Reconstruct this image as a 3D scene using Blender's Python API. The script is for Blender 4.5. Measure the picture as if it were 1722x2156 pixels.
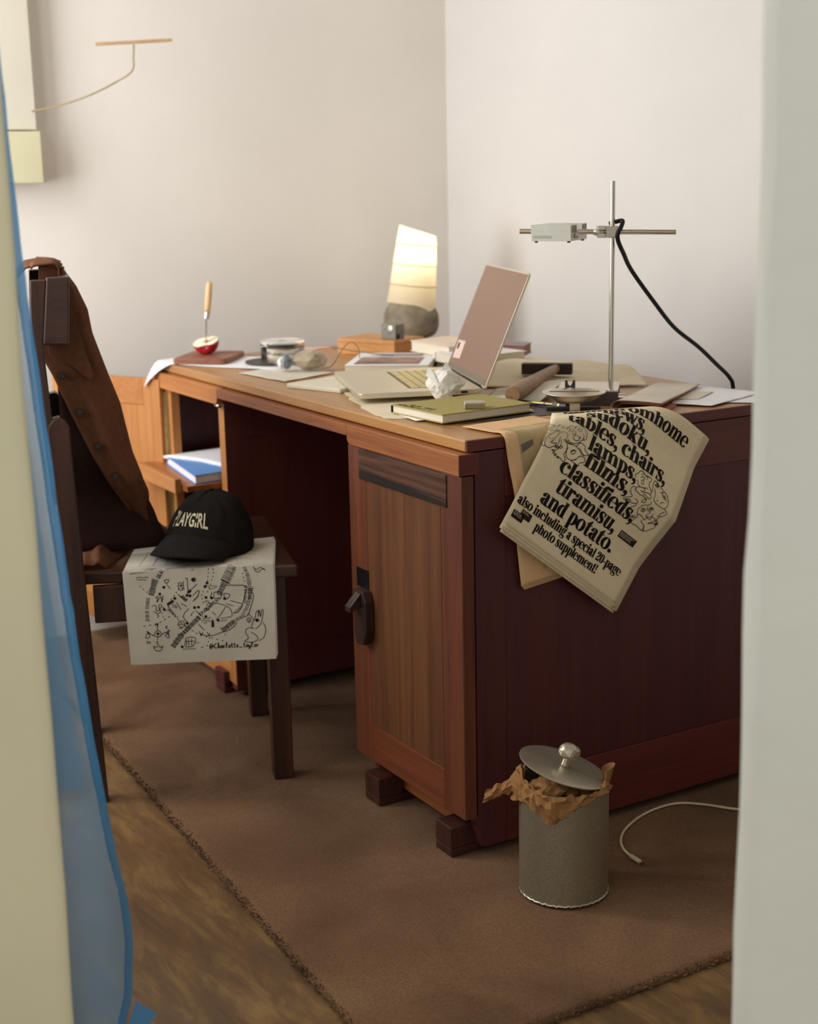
import bpy, math, random
from mathutils import Vector, Matrix, noise
for o in list(bpy.data.objects): bpy.data.objects.remove(o, do_unlink=True)
SC = bpy.context.scene
COL = SC.collection
PI = math.pi
random.seed(7)
# ---------------------------------------------------------------- camera
cam_d = bpy.data.cameras.new('camera'); cam = bpy.data.objects.new('camera', cam_d); COL.objects.link(cam)
F_ = Vector((-0.83997481, 0.49487611, -0.22257571)); R_ = Vector((0.5114861, 0.85905252, -0.02026664)); U_ = Vector((-0.18117475, 0.13086785, 0.97470473))
M = Matrix((R_, U_, -F_)).transposed().to_4x4(); M.translation = Vector((2.039315, -1.31672162, 1.19379656)); cam.matrix_world = M
cam_d.sensor_fit = 'HORIZONTAL'; cam_d.sensor_width = 56.0; cam_d.lens = 56.0 * 3092.84 / 1722.0
cam_d.dof.use_dof = True; cam_d.dof.focus_distance = 2.5; cam_d.dof.aperture_fstop = 7.4
cam_d.clip_start = 0.05
SC.camera = cam
# ---------------------------------------------------------------- world, window daylight and added fill
W = bpy.data.worlds.new('world'); SC.world = W; W.use_nodes = True
bg = W.node_tree.nodes['Background']; bg.inputs[0].default_value = (1.0, 0.99, 0.93, 1); bg.inputs[1].default_value = 0.76
def area(name, loc, rot, sx, sy, e, col):
    l = bpy.data.lights.new(name, 'AREA'); l.shape = 'RECTANGLE'; l.size = sx; l.size_y = sy; l.energy = e; l.color = col
    o = bpy.data.objects.new(name, l); COL.objects.link(o); o.location = loc; o.rotation_euler = rot; return o
area('window_daylight', (-1.16, -1.36, 1.62), (PI/2, 0, 0), 0.72, 1.60, 41, (0.975, 0.985, 1.0))
area('window_daylight_right', (-.40, -1.36, 1.52), (PI/2, 0, 0), 0.56, 1.30, 9.5, (1.0, 0.97, 0.93))  # made-up second window light, fills in the left wall
SC.view_settings.view_transform = 'Standard'; SC.view_settings.look = 'None'; SC.view_settings.gamma = 1; SC.view_settings.use_curve_mapping = False
SC.view_settings.exposure = 0.0
# ---------------------------------------------------------------- materials
def mat(name):
    m = bpy.data.materials.new(name); m.use_nodes = True; nt = m.node_tree
    b = nt.nodes['Principled BSDF']; return m, nt, b
def setb(b, col=None, rough=None, metal=None, spec=None, trans=None):
    if col is not None: b.inputs['Base Color'].default_value = (*col, 1)
    if rough is not None: b.inputs['Roughness'].default_value = rough
    if metal is not None: b.inputs['Metallic'].default_value = metal
    if spec is not None: b.inputs['Specular IOR Level'].default_value = spec
    if trans is not None: b.inputs['Transmission Weight'].default_value = trans
def s2l(r, g, b):
    return tuple((c/255/12.92 if c/255 <= .04045 else ((c/255+.055)/1.055)**2.4) for c in (r, g, b))
def N(nt, t, **k):
    n = nt.nodes.new(t)
    for a, v in k.items(): setattr(n, a, v)
    return n
def plain(name, col, rough=0.5, metal=0.0, spec=0.5, var=0.12, scale=40.0, bump=0.0, bscale=None):
    """colour with a little procedural unevenness and optional fine relief"""
    m, nt, b = mat(name); setb(b, col, rough, metal, spec)
    tc = N(nt, 'ShaderNodeTexCoord'); nz = N(nt, 'ShaderNodeTexNoise'); nz.inputs['Scale'].default_value = scale; nz.inputs['Detail'].default_value = 4
    nt.links.new(tc.outputs['Object'], nz.inputs['Vector'])
    mp = N(nt, 'ShaderNodeMapRange'); mp.inputs[1].default_value = .3; mp.inputs[2].default_value = .7; mp.inputs[3].default_value = 1-var; mp.inputs[4].default_value = 1+var
    nt.links.new(nz.outputs[0], mp.inputs[0])
    mx = N(nt, 'ShaderNodeVectorMath', operation='SCALE'); mx.inputs[0].default_value = col
    nt.links.new(mp.outputs[0], mx.inputs['Scale']); nt.links.new(mx.outputs[0], b.inputs['Base Color'])
    if bump:
        n2 = N(nt, 'ShaderNodeTexNoise'); n2.inputs['Scale'].default_value = bscale or scale*3; n2.inputs['Detail'].default_value = 6
        nt.links.new(tc.outputs['Object'], n2.inputs['Vector'])
        bp = N(nt, 'ShaderNodeBump'); bp.inputs['Strength'].default_value = bump; bp.inputs['Distance'].default_value = .004
        nt.links.new(n2.outputs[0], bp.inputs['Height']); nt.links.new(bp.outputs[0], b.inputs['Normal'])
    return m
def wood(name, dark, light, axis='X', rough=0.42, scale=1.0, streak=9.0, contrast=1.0, spec=0.5, bump=0.08):
    m, nt, b = mat(name); setb(b, light, rough, 0, spec)
    tc = N(nt, 'ShaderNodeTexCoord'); mp = N(nt, 'ShaderNodeMapping')
    s = {'X': (1.2, 30, 30), 'Y': (30, 1.2, 30), 'Z': (30, 30, 1.2)}[axis]
    mp.inputs['Scale'].default_value = [v*scale for v in s]
    nt.links.new(tc.outputs['Object'], mp.inputs['Vector'])
    n1 = N(nt, 'ShaderNodeTexNoise'); n1.inputs['Scale'].default_value = streak*.35; n1.inputs['Detail'].default_value = 8; n1.inputs['Roughness'].default_value = .62; n1.inputs['Distortion'].default_value = .7
    nt.links.new(mp.outputs[0], n1.inputs['Vector'])
    m2 = N(nt, 'ShaderNodeMapping'); m2.inputs['Scale'].default_value = [v*.22*scale for v in s]
    nt.links.new(tc.outputs['Object'], m2.inputs['Vector'])
    n2 = N(nt, 'ShaderNodeTexNoise'); n2.inputs['Scale'].default_value = 1.6; n2.inputs['Detail'].default_value = 3; n2.inputs['Distortion'].default_value = 1.5
    nt.links.new(m2.outputs[0], n2.inputs['Vector'])
    ad = N(nt, 'ShaderNodeMath', operation='ADD'); nt.links.new(n1.outputs[0], ad.inputs[0]); nt.links.new(n2.outputs[0], ad.inputs[1])
    r = N(nt, 'ShaderNodeMapRange'); r.inputs[1].default_value = 1-.32/contrast; r.inputs[2].default_value = 1+.32/contrast
    nt.links.new(ad.outputs[0], r.inputs[0])
    mx = N(nt, 'ShaderNodeMix', data_type='RGBA'); mx.inputs[6].default_value = (*dark, 1); mx.inputs[7].default_value = (*light, 1)
    nt.links.new(r.outputs[0], mx.inputs[0]); nt.links.new(mx.outputs[2], b.inputs['Base Color'])
    bp = N(nt, 'ShaderNodeBump'); bp.inputs['Strength'].default_value = bump; bp.inputs['Distance'].default_value = .002
    nt.links.new(n1.outputs[0], bp.inputs['Height']); nt.links.new(bp.outputs[0], b.inputs['Normal'])
    return m
def plaster(name, col, bump=.25, var=.04):
    return plain(name, col, .85, 0, .2, var, 2.2, bump, 14)
def translucent(name, col, tcol, f=.5, emit=0.0):
    m, nt, b = mat(name); setb(b, col, .8, 0, .2)
    t = N(nt, 'ShaderNodeBsdfTranslucent'); t.inputs[0].default_value = (*tcol, 1)
    mx = N(nt, 'ShaderNodeMixShader'); mx.inputs[0].default_value = f
    out = nt.nodes['Material Output']
    nt.links.new(b.outputs[0], mx.inputs[1]); nt.links.new(t.outputs[0], mx.inputs[2]); nt.links.new(mx.outputs[0], out.inputs[0])
    return m
MT = {}
wl, wd = s2l(180, 112, 58), s2l(124, 68, 38)
MT['desk_x'] = wood('desk_wood_along', wd, wl, 'X'); MT['desk_y'] = wood('desk_wood_across', s2l(96, 44, 32), s2l(132, 66, 44), 'Y'); MT['desk_z'] = wood('desk_wood_upright', s2l(84, 41, 28), s2l(120, 65, 41), 'Z')
MT['rail_x'] = wood('door_rail_wood', s2l(92, 44, 28), s2l(128, 68, 40), 'X')
MT['inner'] = wood('inner_mahogany', s2l(92, 42, 40), s2l(126, 60, 50), 'Z', rough=.5, streak=12, contrast=.6)  # lightened mahogany copy, standing in for light missing in the kneehole
MT['top'] = wood('desk_top_wood', s2l(150, 102, 56), s2l(194, 144, 86), 'X', rough=.34, contrast=.8, spec=.55)
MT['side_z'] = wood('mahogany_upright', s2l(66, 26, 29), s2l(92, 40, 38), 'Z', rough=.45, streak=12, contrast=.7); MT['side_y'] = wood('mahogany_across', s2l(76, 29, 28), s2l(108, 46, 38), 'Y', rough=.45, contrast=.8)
MT['panel'] = wood('walnut_panel', s2l(80, 45, 28), s2l(118, 74, 44), 'Z', rough=.4, streak=7, contrast=.95)
MT['ebony'] = wood('striped_ebony', s2l(34, 24, 22), s2l(104, 66, 46), 'X', rough=.4, scale=1.5, streak=3, contrast=2.2)
MT['pale_x'] = wood('honey_wood_along', s2l(168, 104, 52), s2l(204, 140, 78), 'X', rough=.5); MT['pale_z'] = wood('honey_wood_upright', s2l(172, 108, 56), s2l(206, 144, 82), 'Z', rough=.5)
MT['dark'] = wood('dark_foot_wood', s2l(44, 24, 22), s2l(84, 42, 32), 'Z', rough=.4)
MT['darkhandle'] = wood('dark_handle_wood', s2l(38, 24, 24), s2l(70, 42, 34), 'Z', rough=.35)
MT['chair'] = wood('dark_chair_wood', s2l(42, 24, 18), s2l(80, 46, 31), 'Z', rough=.36, contrast=1.1); MT['chair_x'] = wood('dark_seat_wood', s2l(42, 24, 18), s2l(80, 46, 31), 'Y', rough=.33, contrast=.8)
MT['wall'] = plaster('cream_plaster', s2l(242, 236, 228)); MT['hidden_wall'] = plaster('ochre_plaster', s2l(176, 166, 150)); MT['wall_b'] = plaster('white_plaster_wall', s2l(221, 217, 213)); MT['jamb'] = plaster('white_plaster', s2l(232, 232, 222), .55, .04); MT['jamb2'] = plaster('cream_jamb_plaster', s2l(222, 214, 182), .3, .05)  # hidden plaster darkened against bounce; back wall toned down to even the light
MT['paper'] = plain('white_paper', s2l(238, 236, 238), .8, 0, .2, .03); MT['cream'] = plain('cream_paper', s2l(232, 218, 190), .8, 0, .2, .05, 20)
MT['news'] = plain('newsprint', s2l(236, 219, 184), .85, 0, .15, .03, 60); MT['newsw'] = plain('white_newsprint', s2l(214, 206, 190), .85, 0, .15, .04, 25)
MT['kraft'] = plain('salmon_newsprint', s2l(228, 188, 142), .85, 0, .15, .04, 20); MT['ink'] = plain('black_ink', s2l(40, 32, 28), .8, 0, .2, .1)
MT['inkgrey'] = plain('grey_ink', s2l(120, 108, 92), .8, 0, .2, .3, 30); MT['photo_ink'] = plain('brown_photo_print', s2l(150, 118, 104), .6, 0, .3, .5, 25)
MT['photo_grey'] = plain('greyed_newsprint', s2l(190, 168, 128), .85, 0, .15, .2, 14)
MT['alu'] = plain('brushed_aluminium', s2l(196, 192, 182), .38, 1, .5, .06, 200, .15, 400); MT['lap'] = plain('laptop_aluminium', s2l(222, 212, 190), .42, .75, .5, .02)
MT['steel'] = plain('polished_steel', s2l(216, 208, 196), .18, 1, .5, .04); MT['satin'] = plain('satin_steel', s2l(206, 198, 184), .34, 1, .5, .05)
MT['black'] = plain('black_rubber', s2l(28, 25, 25), .6, 0, .3, .1); MT['blackgloss'] = plain('black_lacquer', s2l(22, 22, 26), .25, 0, .5, .1)
MT['charcoal'] = plain('charcoal_iron', s2l(66, 58, 52), .5, .2, .4, .12, 60, .1)
MT['olive'] = plain('olive_cloth', s2l(170, 156, 96), .75, 0, .2, .05, 200, .1); MT['blue'] = plain('blue_cover', s2l(104, 152, 214), .6, 0, .3, .08, 20)
# ---------------------------------------------------------------- mesh helpers
ORG = {}
class MB:
    def __init__(s): s.v = []; s.f = []
    def add(s, vs, fs):
        n = len(s.v); s.v += [tuple(p) for p in vs]; s.f += [tuple(i+n for i in f) for f in fs]; return s
    def box(s, x0, x1, y0, y1, z0, z1):
        return s.add([(x, y, z) for z in (z0, z1) for y in (y0, y1) for x in (x0, x1)], [(0, 2, 3, 1), (4, 5, 7, 6), (0, 1, 5, 4), (2, 6, 7, 3), (0, 4, 6, 2), (1, 3, 7, 5)])
    def obox(s, o, u, v, w):
        o, u, v, w = Vector(o), Vector(u), Vector(v), Vector(w)
        if u.cross(v).dot(w) < 0: u, v = v, u
        return s.add([o, o+u, o+v, o+u+v, o+w, o+u+w, o+v+w, o+u+v+w], [(0, 2, 3, 1), (4, 5, 7, 6), (0, 1, 5, 4), (2, 6, 7, 3), (0, 4, 6, 2), (1, 3, 7, 5)])
    def prism(s, poly, ext):
        """polygon (3D points) extruded by a vector"""
        e = Vector(ext); a = [Vector(p) for p in poly]; n = len(a)
        nr = sum(((a[i]-a[0]).cross(a[(i+1) % n]-a[0]) for i in range(n)), Vector())
        if nr.dot(e) > 0: a = a[::-1]
        return s.add(a+[p+e for p in a], [tuple(range(n)), tuple(range(2*n-1, n-1, -1))] + [(i, i+n, (i+1) % n+n, (i+1) % n) for i in range(n)])
    def lathe(s, prof, c, n=28, axis=(0, 0, 1)):
        ax = Vector(axis).normalized(); q = Vector((0, 0, 1)).rotation_difference(ax); c = Vector(c)
        vs = []; fs = []
        for r, z in prof:
            for i in range(n):
                a = 2*PI*i/n; vs.append(c+q @ Vector((r*math.cos(a), r*math.sin(a), z)))
        for j in range(len(prof)-1):
            for i in range(n): fs.append((j*n+i, j*n+(i+1) % n, (j+1)*n+(i+1) % n, (j+1)*n+i))
        if prof[0][0] > 1e-5: fs.append(tuple(range(n-1, -1, -1)))
        if prof[-1][0] > 1e-5: fs.append(tuple((len(prof)-1)*n+i for i in range(n)))
        return s.add(vs, fs)
    def cyl(s, a, b, r, n=20, r2=None):
        a, b = Vector(a), Vector(b); return s.lathe([(r, 0), (r2 if r2 is not None else r, (b-a).length)], a, n, b-a)
    def tube(s, pts, r, n=8, smooth=True):
        P = [Vector(p) for p in pts]
        if smooth: P = crv(P)
        rs = r if isinstance(r, (list, tuple)) else [r]*len(P)
        if len(rs) != len(P): rs = [rs[min(len(rs)-1, int(i*(len(rs)-1)/(len(P)-1)+.5))] for i in range(len(P))]
        t = (P[1]-P[0]).normalized(); nn = t.orthogonal().normalized(); vs = []; fs = []
        for i, p in enumerate(P):
            t2 = (P[min(i+1, len(P)-1)]-P[max(i-1, 0)]).normalized()
            nn = (t.rotation_difference(t2) @ nn).normalized(); t = t2; b = t.cross(nn)
            for k in range(n):
                a = 2*PI*k/n; vs.append(p+(nn*math.cos(a)+b*math.sin(a))*rs[i])
        for i in range(len(P)-1):
            for k in range(n): fs.append((i*n+k, i*n+(k+1) % n, (i+1)*n+(k+1) % n, (i+1)*n+k))
        fs += [tuple(range(n-1, -1, -1)), tuple((len(P)-1)*n+k for k in range(n))]
        return s.add(vs, fs)
    def grid(s, fn, nu, nv):
        vs = [fn(i/nu, j/nv) for j in range(nv+1) for i in range(nu+1)]
        return s.add(vs, [(j*(nu+1)+i, j*(nu+1)+i+1, (j+1)*(nu+1)+i+1, (j+1)*(nu+1)+i) for j in range(nv) for i in range(nu)])
    def ico(s, fn, sub=3):
        import bmesh
        b = bmesh.new(); bmesh.ops.create_icosphere(b, subdivisions=sub, radius=1)
        b.verts.index_update()
        vs = [fn(v.co.copy()) for v in b.verts]; fs = [tuple(v.index for v in f.verts) for f in b.faces]; b.free()
        return s.add(vs, fs)
    def build(s, name, m, parent=None, smooth=False, bevel=0, solid=0, sub=0, off=-1.0, segs=2, loc=None):
        me = bpy.data.meshes.new(name)
        o = bpy.data.objects.new(name, me); COL.objects.link(o)
        if parent is not None: og = ORG[parent.name]; o.parent = parent
        else: og = Vector(loc) if loc is not None else Vector((0, 0, 0)); o.location = og
        ORG[o.name] = og
        me.from_pydata([tuple(Vector(p)-og) for p in s.v], [], s.f); me.validate(); me.update()
        me.materials.append(MT[m] if isinstance(m, str) else m)
        if smooth:
            for p in me.polygons: p.use_smooth = True
        if solid:
            d = o.modifiers.new('thickness', 'SOLIDIFY'); d.thickness = solid; d.offset = off
        if bevel:
            d = o.modifiers.new('bevel', 'BEVEL'); d.width = bevel; d.segments = segs; d.limit_method = 'ANGLE'; d.angle_limit = .6
            if smooth: d.harden_normals = False
        if sub:
            d = o.modifiers.new('smooth', 'SUBSURF'); d.levels = sub; d.render_levels = sub
        return o
def crv(P, k=6):
    """Catmull-Rom"""
    P = [Vector(p) for p in P]; out = []
    for i in range(len(P)-1):
        a, b, c, d = P[max(i-1, 0)], P[i], P[i+1], P[min(i+2, len(P)-1)]
        for j in range(k):
            t = j/k; out.append(.5*((2*b)+(c-a)*t+(2*a-5*b+4*c-d)*t*t+(3*b-a-3*c+d)*t**3))
    out.append(P[-1]); return out
def lerp(a, b, t): return a+(b-a)*t
def tag(o, label, cat, group=None):
    o['label'] = label; o['category'] = cat
    if group: o['group'] = group
    return o
def thing(name, label, cat, loc, group=None):
    o = bpy.data.objects.new(name, None); COL.objects.link(o); o.empty_display_size = .05; o.location = loc; ORG[o.name] = Vector(loc); return tag(o, label, cat, group)
def struct(o): o['kind'] = 'structure'; return o
def interp(tab, x):
    if x <= tab[0][0]: return tab[0][1:]
    for a, b in zip(tab, tab[1:]):
        if x <= b[0]:
            t = (x-a[0])/(b[0]-a[0]); return tuple(lerp(p, q, t) for p, q in zip(a[1:], b[1:]))
    return tab[-1][1:]
def rot2(a): return Vector((math.cos(a), math.sin(a), 0)), Vector((-math.sin(a), math.cos(a), 0))
def fn3(x, y, z): return noise.noise(Vector((x, y, z)))
DOODLE1= [[(6,1768),(-48,1702),(-66,1598),(-35,1524),(25,1513),(52,1536)],[(72,1774),(20,1704),(9,1604),(58,1539),(143,1543),(193,1594),(239,1648)],[(-3,1757),(48,1760),(101,1805),(116,1855),(66,1852),(6,1815),(-35,1776)],[(-25,1809),(26,1881),(85,1943),(45,1972),(-19,1940),(-67,1864),(-64,1826)],[(-88,1938),(-15,1936),(38,1981),(109,1957),(151,1996),(173,2037),(229,2057)],[(122,1872),(157,1919),(206,1923),(184,1882),(122,1872)],[(154,1899),(173,1909),(181,1899),(166,1889)],[(170,1740),(200,1839),(227,1895),(278,1946),(337,1962),(385,1923),(383,1855),(424,1826),(551,1848)],[(298,1804),(328,1742),(322,1657),(276,1577),(209,1549)],[(39,1702),(97,1697),(154,1738),(166,1698),(132,1651),(182,1654),(236,1699),(239,1648),(248,1613),(281,1686),(258,1833)],[(197,1530),(278,1551),(244,1503),(331,1528),(292,1486),(396,1513),(354,1475),(434,1509),(468,1489),(517,1494),(521,1548),(453,1601)],[(453,1601),(472,1693),(447,1785),(392,1820),(334,1826)],[(481,1752),(479,1684),(503,1618),(557,1582),(637,1596),(713,1661),(729,1711)],[(575,1687),(565,1735),(604,1778),(653,1773),(631,1721),(625,1704),(581,1690)],[(573,1713),(590,1750),(627,1772)],[(729,1711),(779,1762),(862,1763),(878,1705),(806,1635),(808,1583),(757,1579),(718,1583),(683,1583),(640,1591),(720,1651)],[(472,2137),(476,2180),(556,2216),(646,2217),(722,2167),(745,2113),(755,2065)],[(517,2125),(546,2170),(599,2161),(573,2125),(517,2125)],[(416,2023),(451,2071),(509,2066),(487,2025),(443,2012),(489,1999),(524,2047)],[(421,1877),(451,1815),(551,1848),(627,1867),(665,1957),(775,1956),(806,1892),(880,1868),(851,1811),(799,1807),(739,1839),(678,1871)],[(621,1850),(706,1833),(775,1792),(839,1803)],[(499,1952),(525,2022),(595,2036),(625,1987),(570,1940),(499,1952)],[(234,1981),(255,2046),(326,2023),(323,2074),(383,2043),(367,1993)],[(594,2049),(633,2046),(629,2016)],[(648,2122),(695,2097),(691,2054),(736,2054)],[(731,2037),(687,2024),(641,1943),(574,1888),(492,1854),(427,1868)],[(232,1658),(302,1659),(368,1712),(365,1669),(260,1620)],[(355,2080),(383,2137),(465,2147),(449,2097),(380,2069)]]
DOODLE2= [[(1980,2050),(1935,2082),(1988,2142),(2016,2208),(2083,2226),(2163,2200),(2234,2213),(2313,2215),(2323,2178),(2305,2124)],[(2031,2036),(2056,1979),(2115,1956),(2186,1968),(2277,2006),(2312,2012)],[(2305,2124),(2330,2066),(2406,2022),(2431,1964)],[(2138,2027),(2121,2075),(2163,2099),(2180,2052),(2169,2015),(2138,2027)],[(2076,2107),(2110,2141),(2167,2145),(2154,2109)],[(2171,2191),(2228,2195),(2224,2149)],[(2065,2172),(2114,2187),(2112,2214)],[(2058,1851),(2082,1922),(2186,1968),(2265,1970),(2247,1916),(2176,1904),(2268,1914),(2360,1952),(2447,1944),(2451,1888),(2379,1876),(2328,1890),(2256,1878)],[(1966,1840),(1984,1793),(2057,1749),(2095,1727),(2020,1670),(1960,1621),(1997,1599),(2102,1616),(2200,1643),(2270,1682),(2260,1720),(2173,1729)],[(1994,1627),(2038,1622),(2035,1650),(2079,1632),(2077,1660),(2122,1642),(2120,1669)],[(1966,1840),(1991,1884),(2055,1892),(2058,1851),(2123,1845),(2209,1836),(2279,1848),(2345,1843),(2389,1838),(2400,1772),(2329,1760),(2367,1840)],[(2435,2010),(2416,2086),(2394,2190),(2442,2233),(2524,2207),(2505,2153),(2432,2168)],[(2454,2167),(2480,2211),(2543,2196),(2520,2161),(2454,2167)],[(2478,2189),(2499,2201),(2511,2185),(2493,2174)],[(2576,2194),(2672,2176),(2653,2122),(2618,2115)],[(2465,2101),(2529,2021),(2534,1936),(2588,1894),(2720,1883),(2847,1904),(2897,1998),(2861,2095),(2768,2159),(2702,2164),(2691,2099),(2760,2066),(2848,2058)],[(2707,2094),(2764,2112),(2752,2076),(2802,2091)],[(2717,1924),(2733,1970),(2787,1993)],[(2613,1952),(2631,1956),(2636,1937)],[(2847,1904),(2926,1882),(2944,1834),(2883,1755),(2830,1769),(2883,1858)],[(2510,1864),(2522,1799),(2404,1717),(2373,1627),(2415,1549),(2508,1558),(2582,1542),(2634,1528),(2645,1592),(2724,1593),(2735,1658),(2816,1659),(2871,1719),(2804,1726)],[(2431,1630),(2436,1677),(2515,1678),(2497,1624),(2431,1630)],[(2452,1656),(2479,1672),(2488,1648),(2463,1641)],[(2551,1735),(2592,1788),(2651,1777),(2609,1739),(2551,1735)],[(2582,1760),(2611,1776),(2615,1756),(2596,1751)],[(2509,1762),(2535,1705),(2637,1704),(2600,1596),(2706,1641),(2709,1716)],[(2270,1682),(2273,1627),(2206,1560),(2229,1530),(2309,1532),(2306,1458),(2337,1418),(2420,1466),(2432,1501),(2437,1547)],[(2344,1436),(2342,1464),(2375,1446),(2376,1484),(2406,1471)],[(2468,1507),(2424,1409),(2450,1351),(2557,1368),(2689,1355),(2762,1367),(2698,1448),(2594,1475),(2592,1504)],[(2712,1455),(2723,1389),(2794,1377),(2858,1450),(2919,1528),(2898,1632),(2880,1578),(2821,1575),(2772,1533),(2750,1535),(2874,1663),(2817,1631)],[(2855,1609),(2917,1570),(2876,1634),(2938,1596),(2896,1661)]]
MAPSOLID= [[(423,88),(423,230)],[(485,159),(464,190),(437,221)],[(377,499),(393,457),(421,416)],[(377,499),(395,544),(413,568)],[(465,441),(514,511)],[(668,415),(633,488),(598,550)],[(592,365),(650,392),(700,439),(710,516)],[(703,353),(780,392)],[(684,188),(736,193),(813,210),(803,296),(779,414),(751,476),(718,484)],[(351,257),(375,281),(412,327),(381,303),(363,269)],[(363,137),(395,151),(385,216),(360,203),(363,137)],[(453,277),(495,226),(485,290),(450,342)],[(372,357),(409,393)],[(340,343),(368,422)],[(280,371),(332,495)],[(575,461),(600,496)],[(478,584),(514,652)],[(597,257),(639,255),(640,315),(594,316),(597,257)],[(661,273),(700,287),(685,329),(665,328),(661,273)],[(175,372),(202,364),(205,430),(240,378),(235,356),(221,366),(225,421)],[(185,428),(210,452),(231,432),(226,410)],[(203,462),(215,474),(205,495)],[(200,287),(220,267),(210,332),(240,269),(243,335),(256,259)],[(268,107),(300,99),(285,141),(268,107)],[(285,152),(308,198)],[(448,112),(465,92),(480,115),(463,136),(448,112)],[(349,551),(369,542),(387,576),(372,608),(352,606),(341,583),(349,551)],[(344,578),(386,582)],[(345,622),(371,624)],[(528,359),(548,339),(566,374),(586,354)],[(539,393),(560,362),(571,407)],[(385,740),(406,725),(451,734),(442,799),(421,825),(378,821),(385,740)],[(384,773),(443,767)],[(391,751),(388,817)],[(405,742),(404,818)],[(425,738),(424,820)],[(861,226),(849,268),(861,312),(853,366),(829,472),(815,514),(788,534)],[(740,584),(719,626),(678,666),(631,684),(577,712),(525,713),(480,682)],[(481,661),(492,705),(507,674)],[(533,676),(545,709),(552,688)],[(201,555),(200,637)],[(199,703),(194,736)],[(187,582),(195,555),(203,583),(208,551)],[(168,684),(193,637),(213,639),(224,678),(210,698),(190,697),(168,684)],[(168,684),(133,654),(117,707),(144,699),(139,665),(128,632),(152,666),(134,643)],[(224,678),(265,654),(274,720),(249,696),(271,665),(279,633),(258,664),(279,688)],[(197,747),(187,757),(196,774),(185,784)],[(164,799),(172,843),(207,857),(227,804),(210,819),(198,796),(180,817),(164,799)],[(255,598),(268,588),(257,609),(270,621)],[(122,741),(127,768),(138,747),(143,770)],[(816,493),(840,538),(852,572),(836,646),(856,659)],[(859,572),(875,487),(888,477),(886,542),(895,467),(902,543),(911,468),(921,480),(911,576),(889,640),(862,670)],[(917,599),(934,676),(918,761),(884,796)],[(856,659),(810,655),(795,697),(813,763),(785,794),(837,809),(878,780),(866,735),(835,700)],[(806,568),(820,542),(836,570),(822,596),(806,568)],[(816,563),(826,569),(819,585)],[(865,573),(879,558),(891,580),(874,590),(865,573)],[(861,14),(889,44),(916,25),(947,60)],[(870,42),(895,72),(921,47),(941,38)],[(193,-53),(184,-21)]]
MAPDASH= [[(417,88),(352,224),(280,360),(308,460),(349,541),(398,610),(479,704),(653,783)],[(569,4),(556,144),(527,229),(512,282),(516,337),(526,403)],[(595,6),(602,61),(574,178),(541,284)],[(104,147),(163,240)],[(105,580),(204,561),(300,482)],[(550,732),(526,828),(453,844)],[(627,629),(668,752)],[(237,443),(252,521)],[(792,68),(807,188)],[(466,5),(426,45)],[(247,379),(288,459)],[(338,496),(349,541)]]
MAPHATCH= [((211,91),(176,252),45),((261,-3),(231,71),32),((155,283),(142,391),25),((140,424),(138,523),25),((730,-3),(672,154),64),((672,154),(628,281),45),((627,324),(489,487),25),((488,509),(354,705),35),((354,705),(295,820),45),((807,15),(829,104),25),((829,104),(838,234),29),((838,234),(834,342),32),((834,342),(804,459),29),((797,459),(775,533),25),((768,532),(721,572),25),((721,572),(639,663),35),((809,210),(800,383),19),((779,414),(724,485),16),((375,160),(392,206),25),((382,281),(406,327),29),((524,435),(557,427),25),((287,-12),(327,-41),25),((366,-48),(432,-96),12)]
MAPDOT= [(264,178),(287,355),(314,330),(415,273),(436,231),(434,280),(538,191),(540,306),(578,315),(665,328),(460,408),(486,405),(531,507),(614,552),(403,572),(358,825),(464,114),(234,246),(201,668),(426,241),(301,342),(332,299),(553,155),(255,412),(875,573)]
MAPSCRIB= [[(47,15),(164,4)],[(90,58),(167,65)],[(89,80),(152,91)],[(154,-57),(219,-62)],[(140,-31),(223,-28)],[(548,187),(619,193)],[(566,221),(612,209)],[(507,532),(566,521)],[(499,553),(565,553)],[(631,531),(703,521)],[(630,564),(669,556)],[(360,853),(446,849)],[(442,788),(475,791)],[(430,493),(452,451)],[(457,331),(492,280)],[(307,351),(344,387)],[(312,384),(343,403)],[(676,383),(721,409)],[(385,609),(411,622)],[(511,576),(538,573)],[(568,319),(581,255)],[(278,403),(314,472)]]
BOTTLE= [[(565,624),(567,570),(575,538),(578,538),(584,571),(584,625)]] # unit
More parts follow.
